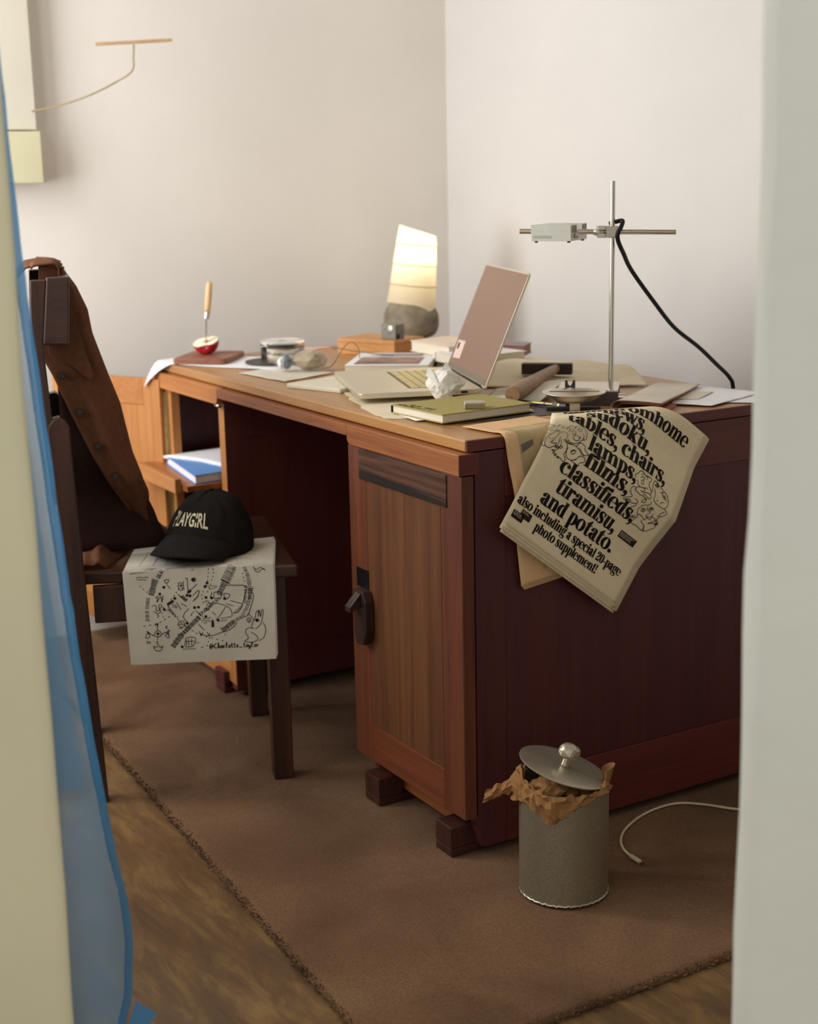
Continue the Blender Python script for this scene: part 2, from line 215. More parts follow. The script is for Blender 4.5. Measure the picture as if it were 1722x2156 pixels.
# ================================================================ room
XW, YW, ZC, ZF = -1.76, 1.0785, 2.75, -0.012
JL = Vector((.4394, -.8651, 0)); JR = Vector((1.0153, -.3349, 0)); wa = (JL-JR).normalized(); wn = Vector((wa.y, -wa.x, 0))   # wn points into the room
if wn.dot(Vector((-1, 1, 0))) < 0: wn = -wn
def floor_mat():
    m, nt, b = mat('ochre_painted_floor'); setb(b, s2l(120, 88, 54), .42, 0, .5)
    tc = N(nt, 'ShaderNodeTexCoord'); mp = N(nt, 'ShaderNodeMapping'); mp.inputs['Rotation'].default_value = (0, 0, -.75); mp.inputs['Scale'].default_value = (2.2, 9, 5)
    nt.links.new(tc.outputs['Object'], mp.inputs[0])
    n1 = N(nt, 'ShaderNodeTexNoise'); n1.inputs['Scale'].default_value = 2.4; n1.inputs['Detail'].default_value = 10; n1.inputs['Roughness'].default_value = .72; n1.inputs['Distortion'].default_value = .35
    nt.links.new(mp.outputs[0], n1.inputs[0])
    cr = N(nt, 'ShaderNodeValToRGB'); e = cr.color_ramp.elements
    e[0].position = .30; e[0].color = (*s2l(84, 60, 42), 1); e[1].position = .74; e[1].color = (*s2l(150, 118, 64), 1)
    x = e.new(.5); x.color = (*s2l(106, 78, 48), 1)
    nt.links.new(n1.outputs[0], cr.inputs[0]); nt.links.new(cr.outputs[0], b.inputs['Base Color'])
    rr = N(nt, 'ShaderNodeMapRange'); rr.inputs[1].default_value = .35; rr.inputs[2].default_value = .7; rr.inputs[3].default_value = .32; rr.inputs[4].default_value = .6
    nt.links.new(n1.outputs[0], rr.inputs[0]); nt.links.new(rr.outputs[0], b.inputs['Roughness'])
    bp = N(nt, 'ShaderNodeBump'); bp.inputs['Strength'].default_value = .35; bp.inputs['Distance'].default_value = .004
    nt.links.new(n1.outputs[0], bp.inputs['Height']); nt.links.new(bp.outputs[0], b.inputs['Normal'])
    return m
MT['floor'] = floor_mat()
def rug_mat():
    m, nt, b = mat('brown_wool'); setb(b, s2l(124, 98, 72), .95, 0, .1); b.inputs['Sheen Weight'].default_value = .12; b.inputs['Sheen Roughness'].default_value = .35; b.inputs['Sheen Tint'].default_value = (.95, .9, 1, 1)
    tc = N(nt, 'ShaderNodeTexCoord')
    n1 = N(nt, 'ShaderNodeTexNoise'); n1.inputs['Scale'].default_value = 3.2; n1.inputs['Detail'].default_value = 5; n1.inputs['Distortion'].default_value = .6
    n2 = N(nt, 'ShaderNodeTexNoise'); n2.inputs['Scale'].default_value = 260; n2.inputs['Detail'].default_value = 3
    for n in (n1, n2): nt.links.new(tc.outputs['Object'], n.inputs[0])
    cr = N(nt, 'ShaderNodeValToRGB'); e = cr.color_ramp.elements
    e[0].position = .32; e[0].color = (*s2l(94, 68, 47), 1); e[1].position = .68; e[1].color = (*s2l(128, 98, 72), 1)
    nt.links.new(n1.outputs[0], cr.inputs[0])
    mr = N(nt, 'ShaderNodeMapRange'); mr.inputs[1].default_value = .3; mr.inputs[2].default_value = .7; mr.inputs[3].default_value = .78; mr.inputs[4].default_value = 1.18
    nt.links.new(n2.outputs[0], mr.inputs[0])
    mx = N(nt, 'ShaderNodeVectorMath', operation='SCALE'); nt.links.new(cr.outputs[0], mx.inputs[0]); nt.links.new(mr.outputs[0], mx.inputs['Scale'])
    nt.links.new(mx.outputs[0], b.inputs['Base Color'])
    bp = N(nt, 'ShaderNodeBump'); bp.inputs['Strength'].default_value = .5; bp.inputs['Distance'].default_value = .003
    nt.links.new(n2.outputs[0], bp.inputs['Height']); nt.links.new(bp.outputs[0], b.inputs['Normal'])
    return m
MT['rug'] = rug_mat()
struct(MB().box(XW-.1, 3.2, -2.4, YW+.1, ZF-.08, ZF).build('floor', 'floor'))
struct(MB().box(XW-.1, XW, -1.25, YW+.1, ZF, ZC).build('wall_left', 'wall'))
struct(MB().box(XW, 2.7, YW, YW+.1, ZF, ZC).build('wall_back', 'wall_b'))  # plaster toned down to even its light with the left wall
WN = [(-1.53, -.79, .80, 2.44), (-.70, -.10, .84, 2.20)]  # the second opening is made up for the added fill light
w = MB(); w.box(XW-.1, -1.53, -1.35, -1.25, ZF, ZC).box(-.79, -.70, -1.35, -1.25, ZF, ZC).box(-.10, .1, -1.35, -1.25, ZF, ZC)
for wx0, wx1, wz0, wz1 in WN: w.box(wx0, wx1, -1.35, -1.25, ZF, wz0).box(wx0, wx1, -1.35, -1.25, wz1, ZC)
struct(w.build('wall_front', 'hidden_wall'))  # unseen walls coloured darker to cut bounced light
MT['white_paint'] = plain('white_frame_paint', s2l(230, 228, 222), .4)
for i, (wx0, wx1, wz0, wz1) in enumerate(WN):
    w = MB()
    for a, b in ((wx0, wx0+.04), (wx1-.04, wx1)): w.box(a, b, -1.33, -1.29, wz0, wz1)
    for a, b in ((wz0, wz0+.05), ((wz0+wz1)/2-.02, (wz0+wz1)/2+.02), (wz1-.05, wz1)): w.box(wx0+.04, wx1-.04, -1.33, -1.29, a, b)
    struct(w.build('window_%d' % (i+1), 'white_paint'))  # the second frame belongs to the made-up opening
# doorway walls: thick plaster with a soft uneven edge
def wall_profile(prof, name, m, amp):
    nz = 44; w = MB(); n = len(prof); vs = []
    for j in range(nz+1):
        z = lerp(ZF, ZC, j/nz)
        for i, (p, k) in enumerate(prof):
            d = k*amp*(fn3(z*3.1, i*.25, 4.2)+.6*fn3(z*8, i*.4, 9.)); vs.append(p+wa*d+Vector((0, 0, z)))
    fs = [(j*n+i, j*n+(i+1) % n, (j+1)*n+(i+1) % n, (j+1)*n+i) for j in range(nz) for i in range(n)]
    w.add(vs, fs+[tuple(range(n-1, -1, -1)), tuple(nz*n+i for i in range(n))])
    return struct(w.build(name, m, smooth=True))
wb = -wa
r = .024; prof = [(JR+wb*2.0, 0), (JR+wb*.5, 0), (JR+wb*.16, .3), (JR+wb*.09, .5), (JR+wb*.05, .8)]
for i in range(7):
    a = PI/2*i/6; prof.append((JR+wb*(r-r*math.sin(a))+wn*(r-r*math.cos(a)), 1))
prof += [(JR+wn*.07+wb*.002, 1), (JR+wn*.12+wb*.05, .5), (JR+wn*.12+wb*2.0, 0)]
wall_profile(prof, 'wall_right', 'jamb', .007)
prof = [(JL+wa*.56, 0), (JL+wa*.2, 0), (JL+wa*.02, .4), (JL+wa*.003+wn*.001, 1), (JL+wn*.006, 1), (JL+wn*.012+wa*.006, 1), (JL+wn*.05+wa*.10, .5), (JL+wn*.05+wa*.56, 0)]
wall_profile(prof, 'wall_doorway', 'jamb2', .003)
poly = [(XW-.1, -1.35, ZC), (.1, -1.35, ZC), tuple(JL+wa*.56+Vector((0, 0, ZC))), tuple(JL+Vector((0, 0, ZC))), tuple(JR+Vector((0, 0, ZC))), tuple(JR+wb*2.0+Vector((0, 0, ZC))), (2.7, YW+.1, ZC), (XW-.1, YW+.1, ZC)]
struct(MB().prism(poly, (0, 0, .08)).build('ceiling', 'hidden_wall'))  # unseen ceiling shares the plaster darkened against bounce
# ================================================================ rug
rug = thing('rug', 'brown wool rug lying under the desk and the chair', 'rug', (-.5, .3, 0))
RA, RB, RCc, RD = Vector((-1.62, -.318, 0)), Vector((.484, -.441, 0)), Vector((.503, 1.0, 0)), Vector((-1.62, 1.0, 0))
def rugf(u, v):
    p = RA.lerp(RB, u).lerp(RD.lerp(RCc, u), v); e = min(u*2.1, (1-u)*2.1, v*1.4, (1-v)*1.4)
    drop = -.006*max(0, 1-e/.012)**2 if e < .012 else 0
    q = .002*fn3(p.x*9, p.y*9, 0)
    return (p.x+q, p.y+q, drop-.0012+.001*fn3(p.x*5, p.y*5, 3))
MBr = MB().grid(rugf, 140, 100); nb = len(MBr.v)
MBr.build('pile_surface', 'rug', rug, smooth=True, solid=.0085, off=-1)
tf = MB(); rnd = random.Random(3)
for (a, b, inn, n) in ((RA, RB, Vector((0, 1, 0)), 3000), (RB, RCc, Vector((-1, 0, 0)), 1600)):
    for i in range(n):
        t = rnd.random(); p = a.lerp(b, t)+inn*rnd.uniform(-.003, .011)*(1 if t > .1 else 1); h = rnd.uniform(.001, .005); l = Vector((rnd.uniform(-.004, .004), rnd.uniform(-.004, .004), 0))-inn*rnd.uniform(0, .004)
        wd_ = rot2(rnd.random()*6.28)[0]*rnd.uniform(.0012, .0022); z = rnd.uniform(-.011, -.003)
        b0 = p+Vector((0, 0, z)); tf.add([b0-wd_, b0+wd_, b0+l+Vector((0, 0, h))+wd_*.4, b0+l+Vector((0, 0, h))-wd_*.4], [(0, 1, 2, 3)])
o = tf.build('edge_tufts', 'rug', rug); o['kind'] = 'stuff'
# ================================================================ curtain
cq0 = Vector((.2853, -.7759, 0)); cr_ = Vector((.5076, .8616, 0)); cn = Vector((-.8616, .5076, 0))
CT = [(-.004, .012), (.084, .026), (.116, .037), (.201, .045), (.263, .043), (.332, .030), (.465, .014), (.614, 0.0), (.782, -.012), (.932, -.021), (1.076, -.030), (1.242, -.037), (1.365, -.040), (1.9, -.052), (2.3, -.06)]
def curtain_mat(name, col, tr, f=.45):
    m, nt, b = mat(name); setb(b, col, .7, 0, .15)
    t = N(nt, 'ShaderNodeBsdfTranslucent'); t.inputs[0].default_value = (*col, 1); tp = N(nt, 'ShaderNodeBsdfTransparent')
    a = N(nt, 'ShaderNodeMixShader'); a.inputs[0].default_value = f; c = N(nt, 'ShaderNodeMixShader'); c.inputs[0].default_value = tr
    nt.links.new(b.outputs[0], a.inputs[1]); nt.links.new(t.outputs[0], a.inputs[2]); nt.links.new(a.outputs[0], c.inputs[1]); nt.links.new(tp.outputs[0], c.inputs[2])
    nt.links.new(c.outputs[0], nt.nodes['Material Output'].inputs[0]); return m
MT['sheer'] = curtain_mat('sheer_blue_cloth', s2l(132, 176, 208), .30); MT['hem'] = curtain_mat('doubled_blue_hem', s2l(84, 146, 196), .08)
cur = thing('curtain', 'sheer blue curtain hanging in the doorway beside the left wall', 'curtain', tuple(cq0+Vector((0, 0, 0))))
def curt(u, v, l0, l1, dz=0, zb=-.004, zt=2.3):
    z = lerp(zb, zt, v); e = interp(CT, z)[0]; x = e+lerp(-l0, -l1, u)
    wv = .005*math.sin(x*70+z*2)+.004*fn3(x*12, z*3, 1)+.0016*math.sin(z*60)*(1 if u > .8 else .4)
    p = cq0+cr_*(x+.0012*fn3(z*40, 0, 2))+cn*(wv+dz); return (p.x, p.y, z)
MB().grid(lambda u, v: curt(u, v, .34, .010), 34, 90).build('cloth', 'sheer', cur, smooth=True)
MB().grid(lambda u, v: curt(u, v, .0115, 0, -.0008), 3, 110).build('hem', 'hem', cur, smooth=True)
MB().grid(lambda u, v: curt(u, v, .2, .026, .012, .42, 2.3), 16, 50).build('inner_fold', 'sheer', cur, smooth=True)
def foot(u, v):
    a = cq0+cr_*.042+Vector((0, 0, .118)); b = cq0+cr_*.068+cn*.01+Vector((0, 0, .093)); c = cq0+cr_*.01+Vector((0, 0, .02)); d = cq0+cr_*.02+cn*.012+Vector((0, 0, .012))
    return tuple(a.lerp(b, u).lerp(c.lerp(d, u), v))
MB().grid(foot, 6, 6).build('bottom_flap', 'hem', cur, smooth=True)
# ================================================================ wall sculpture at upper left
MT['lemon'] = plain('pale_lemon_board', s2l(216, 210, 174), .7, 0, .2, .04, 6); MT['ivory'] = plain('ivory_board', s2l(216, 210, 192), .7, 0, .2, .03, 6)
MT['wire'] = plain('bronze_wire', s2l(150, 128, 92), .5, .4); MT['stick'] = wood('thin_stick_wood', s2l(150, 112, 72), s2l(182, 146, 98), 'Y', rough=.6)
sc = thing('wall_sculpture', 'pale panels on the left wall with a bent wire holding a thin stick', 'sculpture', (-1.75, -.2, 1.2))
MB().box(-1.758, -1.708, -.42, -.168, 1.3265, 1.95).build('upper_panel', 'ivory', sc, bevel=.003)
MB().box(-1.758, -1.69, -.42, -.1650, 1.196, 1.323).build('lower_panel', 'lemon', sc, bevel=.003)
wp = [(-1.709, -.178, 1.372), (-1.65, -.12, 1.385), (-1.60, -.065, 1.405), (-1.565, -.005, 1.436), (-1.540, .028, 1.461), (-1.541, .034, 1.494), (-1.547, .039, 1.524)]
MB().tube(wp, .0021, 8).build('bent_wire', 'wire', sc, smooth=True)
MB().obox((-1.596, -.042, 1.523), (.096, .162, .006), (-.006, .0035, 0), (0, 0, .0075)).build('thin_stick', 'stick', sc, bevel=.001)
# ================================================================ desk
desk = thing('desk', 'brown wooden pedestal desk strewn with papers, tools and a laptop', 'desk', (-.715, .375, 0))
MB().box(-1.43, -.0062, 0, .75, .7395, .76).build('tabletop', 'top', desk, bevel=.003)
MB().box(-.006, 0, 0.0003, .7497, .7397, .7597).build('end_edging', 'side_y', desk, bevel=.0015)  # thin darker strip over the right end of the top
def apr(x0, x1, z0, z1, cx=None):
    w = MB(); r = .012; pts = []
    corners = [(x0, z0), (x1, z0), (x1, z1), (x0, z1)]
    for (x, z) in corners:
        if cx is not None and abs(x-cx) < 1e-6 and z == z0:
            sx = 1 if x == x0 else -1; arc = []
            for i in range(5):
                a = PI/2*i/4; arc.append((x+sx*(r-r*math.cos(a)), z+r-r*math.sin(a)))
            pts += arc if x == x0 else arc[::-1]
        else: pts.append((x, z))
    return w.prism([(x, -.0165, z) for x, z in pts], (0, .0405, 0))
apr(-.396, -.0005, .700, .737, -.396).build('pedestal_apron', 'desk_x', desk, bevel=.0015)
apr(-1.4295, -1.012, .700, .737, -1.012).build('pedestal_apron', 'pale_x', desk, bevel=.0015)
MB().box(-1.0115, -.3965, -.0163, .02, .7155, .7368).build('kneehole_rail', 'desk_x', desk, bevel=.001)
MB().box(-.0012, .0004, -.0163, .0238, .7008, .7362).build('apron_end_grain', 'side_y', desk)  # thin dark cap paints the shade on the apron's right end
# right pedestal
MB().box(-.385, -.005, .10, .73, .052, .07).box(-.40, -.383, .03, .73, .016, .738).box(-.385, -.005, .712, .73, .07, .738).box(-.383, -.027, .03, .045, .05, .076).build('pedestal_carcase', 'desk_z', desk, bevel=.001)
pts = [(.016, .738), (.0767, .738), (.0767, .0157), (.030, .0157), (.022, .020), (.020, .034), (.017, .048), (.016, .06)]
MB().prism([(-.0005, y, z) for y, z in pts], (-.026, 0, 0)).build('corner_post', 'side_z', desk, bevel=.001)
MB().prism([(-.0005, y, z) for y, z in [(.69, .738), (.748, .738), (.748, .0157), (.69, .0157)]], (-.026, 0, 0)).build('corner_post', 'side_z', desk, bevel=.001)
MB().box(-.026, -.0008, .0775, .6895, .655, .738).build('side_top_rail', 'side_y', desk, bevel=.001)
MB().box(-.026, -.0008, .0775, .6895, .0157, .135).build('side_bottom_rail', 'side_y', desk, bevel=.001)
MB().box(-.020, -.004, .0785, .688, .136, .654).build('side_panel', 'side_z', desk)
MB().box(-.378, -.03, .032, .046, .022, .05).build('plinth_rail', 'desk_x', desk, bevel=.001)
for nm, x0, x1 in (('foot', -.0785, -.0246), ('foot', -.3422, -.2871)):
    MB().box(x0, x1, -.027, .09, 0, .0155).box(x0, x1, -.027, .028, .0155, .056).build(nm, 'dark', desk, bevel=.002)
    MB().box(x0, x1, .66, .74, 0, .0155).build(nm, 'dark', desk, bevel=.002)
MB().box(-.36, -.30, .028, .031, .056, .07).build('plinth_block', 'desk_z', desk)
# door of the right pedestal
y0, y1 = -.011, .0135
door = MB().box(-.3355, -.0715, y0+.001, y1-.002, .152, .698).build('door_panel', 'panel', desk)
dd = ORG[door.name]
sti = [(-.402, .698), (-.336, .698), (-.336, .0745), (-.396, .0745), (-.402, .0805)]
MB().prism([(x, y0, z) for x, z in sti], (0, y1-y0, 0)).build('door_stile', 'desk_z', door, bevel=.0012)
MB().box(-.0695, -.0015, y0, y1, .0755, .698).build('door_stile', 'desk_z', door, bevel=.0012)
MB().box(-.3355, -.0700, y0, y1, .0755, .151).build('door_bottom_rail', 'rail_x', door, bevel=.0012)
MB().box(-.357, -.0475, y0-.0028, y0+.004, .6385, .6955).build('ebony_inlay', 'ebony', door, bevel=.001)
MB().box(-.379, -.3345, y0-.0015, y0+.004, .424, .462).build('lock_plate', 'blackgloss', door, bevel=.0006)
h = MB().prism([(-.362, y0, .4245), (-.326, y0, .4245), (-.316, y0, .405), (-.316, y0, .345), (-.326, y0, .318), (-.352, y0, .316), (-.362, y0, .330)], (0, -.020, 0)).build('door_handle', 'darkhandle', door, bevel=.0025)
MB().prism([(-.352, y0-.020, .421), (-.352, y0-.044, .396), (-.352, y0-.044, .386), (-.352, y0-.020, .392)], (.02, 0, 0)).build('handle_tongue', 'darkhandle', door, bevel=.001)
# left pedestal (open)
MB().box(-1.04, -1.012, .0, .06, .0157, .738).box(-1.038, -1.015, .06, .70, .0157, .738).build('inner_side_panel', 'inner', desk, bevel=.001)
MB().box(-1.0148, -1.011, .06, .70, .62, .738).build('inner_top_rail', 'inner', desk, bevel=.001)
MB().box(-1.0148, -1.011, .06, .70, .0157, .10).build('inner_bottom_rail', 'inner', desk, bevel=.001)
MB().box(-1.041, -1.0395, -.001, .06, .03, .70).box(-1.041, -1.011, -.0012, .0, .03, .7).build('inner_stile', 'pale_z', desk)
MB().box(-1.428, -1.334, .0, .022, .0157, .70).build('left_stile', 'pale_z', desk, bevel=.001)
MB().box(-1.428, -1.40, .022, .748, .0157, .738).build('left_side_panel', 'side_z', desk)
MB().box(-1.40, -1.038, .72, .735, .03, .738).build('back_panel', 'desk_z', desk)
MB().box(-1.40, -1.041, .024, .72, .05, .07).build('bottom_board', 'desk_x', desk)
MB().box(-1.015, -.40, .70, .715, .10, .738).build('modesty_panel', 'inner', desk)
MB().box(-1.40, -1.0405, -.001, .012, .03, .075).build('bottom_rail', 'pale_x', desk, bevel=.001)
for x0 in (-1.107, -1.40):
    MB().box(x0, x0+.054, -.0155, .09, 0, .0157).box(x0, x0+.054, -.0155, -.0013, .0157, .053).build('foot', 'dark' if x0 < -1.3 else 'side_z', desk, bevel=.002)
# pull-out tray in the left pedestal
tr = MB().box(-1.392, -1.046, -.085, .60, .500, .514).build('pullout_tray', 'desk_x', desk, bevel=.001)
MB().box(-1.395, -1.075, -.103, -.0865, .494, .528).build('tray_lip', 'pale_x', tr, bevel=.0015)
# open door of the left pedestal, swung out towards the left wall
hp = Vector((-1.368, -.003, 0)); du = Vector((-.896, -.444, 0)); dn = Vector((.444, -.896, 0))
ld = MB().obox(hp+du*.055+dn*.003+Vector((0, 0, .14)), du*.26, dn*.012, (0, 0, .52)).build('open_door', 'pale_z', desk, bevel=.001)
for a, b in ((0, .055), (.315, .37)): MB().obox(hp+du*a+Vector((0, 0, .075)), du*(b-a), dn*.018, (0, 0, .645)).build('door_stile', 'pale_z', ld, bevel=.001)
for a, b in ((.075, .14), (.655, .72)): MB().obox(hp+du*.0555+Vector((0, 0, a)), du*.259, dn*.018, (0, 0, b-a)).build('door_rail', 'pale_x', ld, bevel=.001)
MT['brass'] = plain('worn_brass', s2l(176, 156, 112), .4, .8)
MB().obox(Vector((-1.366, -.0035, .09)), (.014, 0, 0), (0, .0025, 0), (0, 0, .60)).build('piano_hinge', 'brass', ld, bevel=.0006)
MB().cyl((-1.366, -.005, .09), (-1.366, -.005, .69), .0032, 10).build('hinge_knuckle', 'brass', ld, smooth=True)
MB().cyl((-1.030, -.012, .697), (-1.008, -.012, .697), .004, 10).build('bolt', 'steel', desk, smooth=True)
# ================================================================ chair
CO = Vector((-.507, -.102, 0)); cd = Vector((.28, .96, 0)); cs = Vector((-.96, .28, 0))
def cf(s, d, z): p = CO+cs*s+cd*d; return Vector((p.x, p.y, z))
chair = thing('chair', 'dark worn wooden chair drawn up to the desk', 'chair', tuple(cf(.2, -.2, 0)))
def cbox(s0, s1, d0, d1, z0, z1, ds=0, dd_=0):
    w = MB(); b = [cf(s, d, z0) for s, d in ((s0, d0), (s1, d0), (s1, d1), (s0, d1))]; t = [cf(s+ds, d+dd_, z1) for s, d in ((s0, d0), (s1, d0), (s1, d1), (s0, d1))]
    return w.add(b+t, [(0, 1, 2, 3), (7, 6, 5, 4), (0, 4, 5, 1), (1, 5, 6, 2), (2, 6, 7, 3), (3, 7, 4, 0)])
cbox(0, .04, -.04, 0, 0, .43).build('leg', 'chair', chair, bevel=.003)
cbox(.372, .412, -.032, .008, 0, .43).build('leg', 'chair', chair, bevel=.003)
for s0 in (.016, .372):
    prof = [(-.392, ZF if s0 < .1 else 0), (-.372, ZF if s0 < .1 else 0)] + [(-.3875, .455), (-.396, .743), (-.402, .757), (-.413, .767), (-.426, .764), (-.435, .752), (-.437, .743), (-.425, .455)]
    MB().prism([cf(s0, d, z) for d, z in prof], cs*.036).build('rear_leg', 'chair', chair, bevel=.003)
    MB().prism([cf(s0+.004, d, z) for d, z in [(-.430, .60), (-.4375, .60), (-.463, 1.015), (-.440, 1.015)]] if False else [cf(s0+.003, d, z) for d, z in [(-.437, .60), (-.419, .60), (-.433, .905), (-.420, 1.022), (-.448, 1.022), (-.455, .905)]], cs*.030).build('back_upright', 'chair', chair, bevel=.002)
MB().prism([cf(.018, d, z) for d, z in [(-.434, .903), (-.386, .901), (-.377, 1.027), (-.4195, 1.026)]], cs*.376).build('crest_rail', 'chair_x', chair, bevel=.0035)
MB().prism([cf(.056, d, z) for d, z in [(-.434, .62), (-.421, .62), (-.425, .70), (-.438, .70)]], cs*.312).build('back_slat', 'chair_x', chair, bevel=.002)
seat = [(-.022, .020), (.432, .028), (.372, -.40), (.3715, -.40), (.053, -.40)]
MB().prism([cf(s, d, .430) for s, d in [(-.026, .020), (.436, .028), (.370, -.415), (.055, -.415)]], (0, 0, .025)).build('seat', 'chair_x', chair, bevel=.004)
MB().prism([cf(s, d, .355) for s, d in [(.004, -.042), (.022, -.042), (.052, -.374), (.034, -.374)]], (0, 0, .074)).build('seat_rail', 'chair', chair, bevel=.002)
MB().prism([cf(s, d, .355) for s, d in [(.376, -.042), (.396, -.042), (.398, -.374), (.380, -.374)]], (0, 0, .074)).build('seat_rail', 'chair', chair, bevel=.002)
cbox(.042, .370, -.030, -.012, .355, .429).build('seat_rail', 'chair', chair, bevel=.002)
# ================================================================ coat over the chair back
def cloth_mat(name, c):
    m = plain(name, c, .9, 0, .15, .1, 90, .25, 500); return m
MT['coat'] = cloth_mat('brown_twill', s2l(104, 66, 46)); MT['coat_in'] = cloth_mat('dark_lining', s2l(52, 32, 28)); MT['button'] = plain('dark_button', s2l(36, 26, 24), .3)
coat = thing('coat', 'brown coat draped over the back of the dark wooden chair', 'coat', tuple(cf(.2, -.36, .456)))
CR = [(.462, -.185), (.475, -.222), (.505, -.246), (.523, -.254), (.554, -.258), (.588, -.253), (.627, -.26), (.676, -.276), (.743, -.288), (.772, -.293), (.829, -.312), (.913, -.338), (.959, -.344), (1.005, -.363), (1.030, -.380), (1.041, -.389)]
CP = [(.462, -.255), (.490, -.278), (.517, -.290), (.551, -.300), (.577, -.312), (.626, -.330), (.675, -.355), (.761, -.390), (.837, -.419), (.864, -.432), (.905, -.440), (1.041, -.430)]
def coatf(u, v):
    z = lerp(.4625, 1.049, v); R = interp(CR, z)[0]; L = interp(CP, z)[0]
    fl = max(0, min(1, (1.0-z)/.45)); ph = 1-v
    if u < .56:
        t = u/.56; d = lerp(L, R, t); s = .088+.012*t
        s += fl*(.013*math.sin(t*6.5+v*2.2+.6+.8*fn3(t*2, v*3, 9))*(.35+.65*t)+.004*math.sin(t*15+v*7)*min(1, v*3)+.012*fn3(t*2.4, v*4, 3))
        if t > .82: s += ((t-.82)/.18)**2*.016
        sh = max(0, .62-z); s += sh*.75; d += sh*.19
    else:
        t = (u-.56)/.44; sh = max(0, .62-z); s = lerp(.116+sh*.75, .375, t); d = R+sh*.19*(1-t)-.010-.012*math.sin(t*PI)*0+.004*math.sin(t*17+v*3)*fl-.03*t*t
    return tuple(cf(s, d, z))
MB().grid(coatf, 70, 64).build('coat_body', 'coat', coat, smooth=True, solid=.003)
def overtop(u, v):      # cloth lying over the crest rail and down the back
    s = lerp(.088, .375, v); path = [(-.386, 1.036), (-.40, 1.043), (-.425, 1.045), (-.455, 1.040), (-.474, 1.02), (-.482, .95), (-.490, .80), (-.495, .62)]
    x = u*(len(path)-1); i = min(int(x), len(path)-2); d, z = [lerp(a, b, x-i) for a, b in zip(path[i], path[i+1])]
    return tuple(cf(s+.004*math.sin(u*8), d+.003*math.sin(v*14), z+.003*fn3(u*4, v*5, 7)))
MB().grid(overtop, 40, 14).build('coat_back', 'coat', coat, smooth=True, solid=.003)
def collar(u, v):
    s = .078+.05*v; pts = [(-.446, 1.041), (-.440, 1.047), (-.418, 1.049), (-.400, 1.050), (-.392, 1.040), (-.393, 1.022)]
    x = u*(len(pts)-1); i = min(int(x), len(pts)-2); d, z = [lerp(a, b, x-i) for a, b in zip(pts[i], pts[i+1])]
    return tuple(cf(s, d, z+.006*v))
MB().grid(collar, 14, 5).build('collar', 'coat', coat, smooth=True, solid=.003)
def puddle(u, v):
    s = lerp(.062, .36, v); d = lerp(-.395, lerp(-.345, -.205, v), u); h = .030*math.sin(min(1, u*1.02)*PI)**.6*(1-.3*u)+.007*fn3(u*5, v*6, 2)+.006*math.sin(u*11+v*4)
    return tuple(cf(s, d-.02*v, .4575+max(.0004, h*(.35+.65*min(1, v*5)))))
MB().grid(puddle, 36, 20).build('coat_hem', 'coat', coat, smooth=True, solid=.0015, off=1)
def lining(u, v):
    z = lerp(.47, .88, v); L = interp(CP, z)[0]; return tuple(cf(.13+.03*u, lerp(-.41, max(L, -.405)+.06, u), z))
MB().grid(lining, 8, 16).build('lining', 'coat_in', coat, smooth=True, solid=.002)
lap_ = [(-.424, .885), (-.421, .876), (-.384, .856), (-.354, .829), (-.346, .829), (-.343, .836), (-.352, .868), (-.369, .936), (-.382, .99), (-.395, .99), (-.424, .92)]
MB().prism([cf(.077+.012*max(0, (z-.9)/.09), d, z) for d, z in lap_], cs*.003).build('lapel', 'coat', coat, bevel=.001)
for d, z in ((-.406, .837), (-.378, .765), (-.348, .697), (-.319, .635)):
    v = max(0, min(1, (z-.4625)/.5785)); MB().cyl(cf(.078, d+.004, z), cf(.092, d+.004, z), .0065, 14).build('button', 'button', coat, bevel=.001, smooth=False)
# ================================================================ map sheet and cap on the seat
mp_ = thing('map_sheet', 'folded sheet with a hand-drawn map hanging over the edge of the chair seat', 'map', (-.6, -.27, .456))
mFL, mFR = Vector((-.6072, -.4031, .459)), Vector((-.4962, -.1345, .459)); mBL, mBR = Vector((-.609, -.397, .270)), Vector((-.482, -.1425, .270)); mTL, mTR = Vector((-.7781, -.3128, .460)), Vector((-.6771, -.0454, .460))
mo = Vector((.92, -.38, 0))
def mhang(u, v): return mFL.lerp(mFR, u).lerp(mBL.lerp(mBR, u), v)
def mtop(u, v): return mTL.lerp(mTR, u).lerp(mFL.lerp(mFR, u), v)
def mapf(u, v, off=0.0):
    if v < .45:
        p = mtop(u, v/.45); return p+Vector((0, 0, off+.0012*math.sin(u*7+v*9)+.004*max(0, .1-v)*10*(u > .8)*u))
    t = (v-.45)/.55; p = mhang(u, t); return p+mo*(off+.005*math.sin(t*PI)*(.5+.5*u)+.0022*fn3(u*4, t*4, 5))
for k in range(3):
    MB().grid(lambda u, v: tuple(mapf(u, lerp(.02*k, 1-.012*k, v), -.0008*k)+Vector((0, 0, 0))+(mFR-mFL)*(.006*k if k else 0)), 30, 40).build('sheet', 'newsw', mp_, solid=.0004)
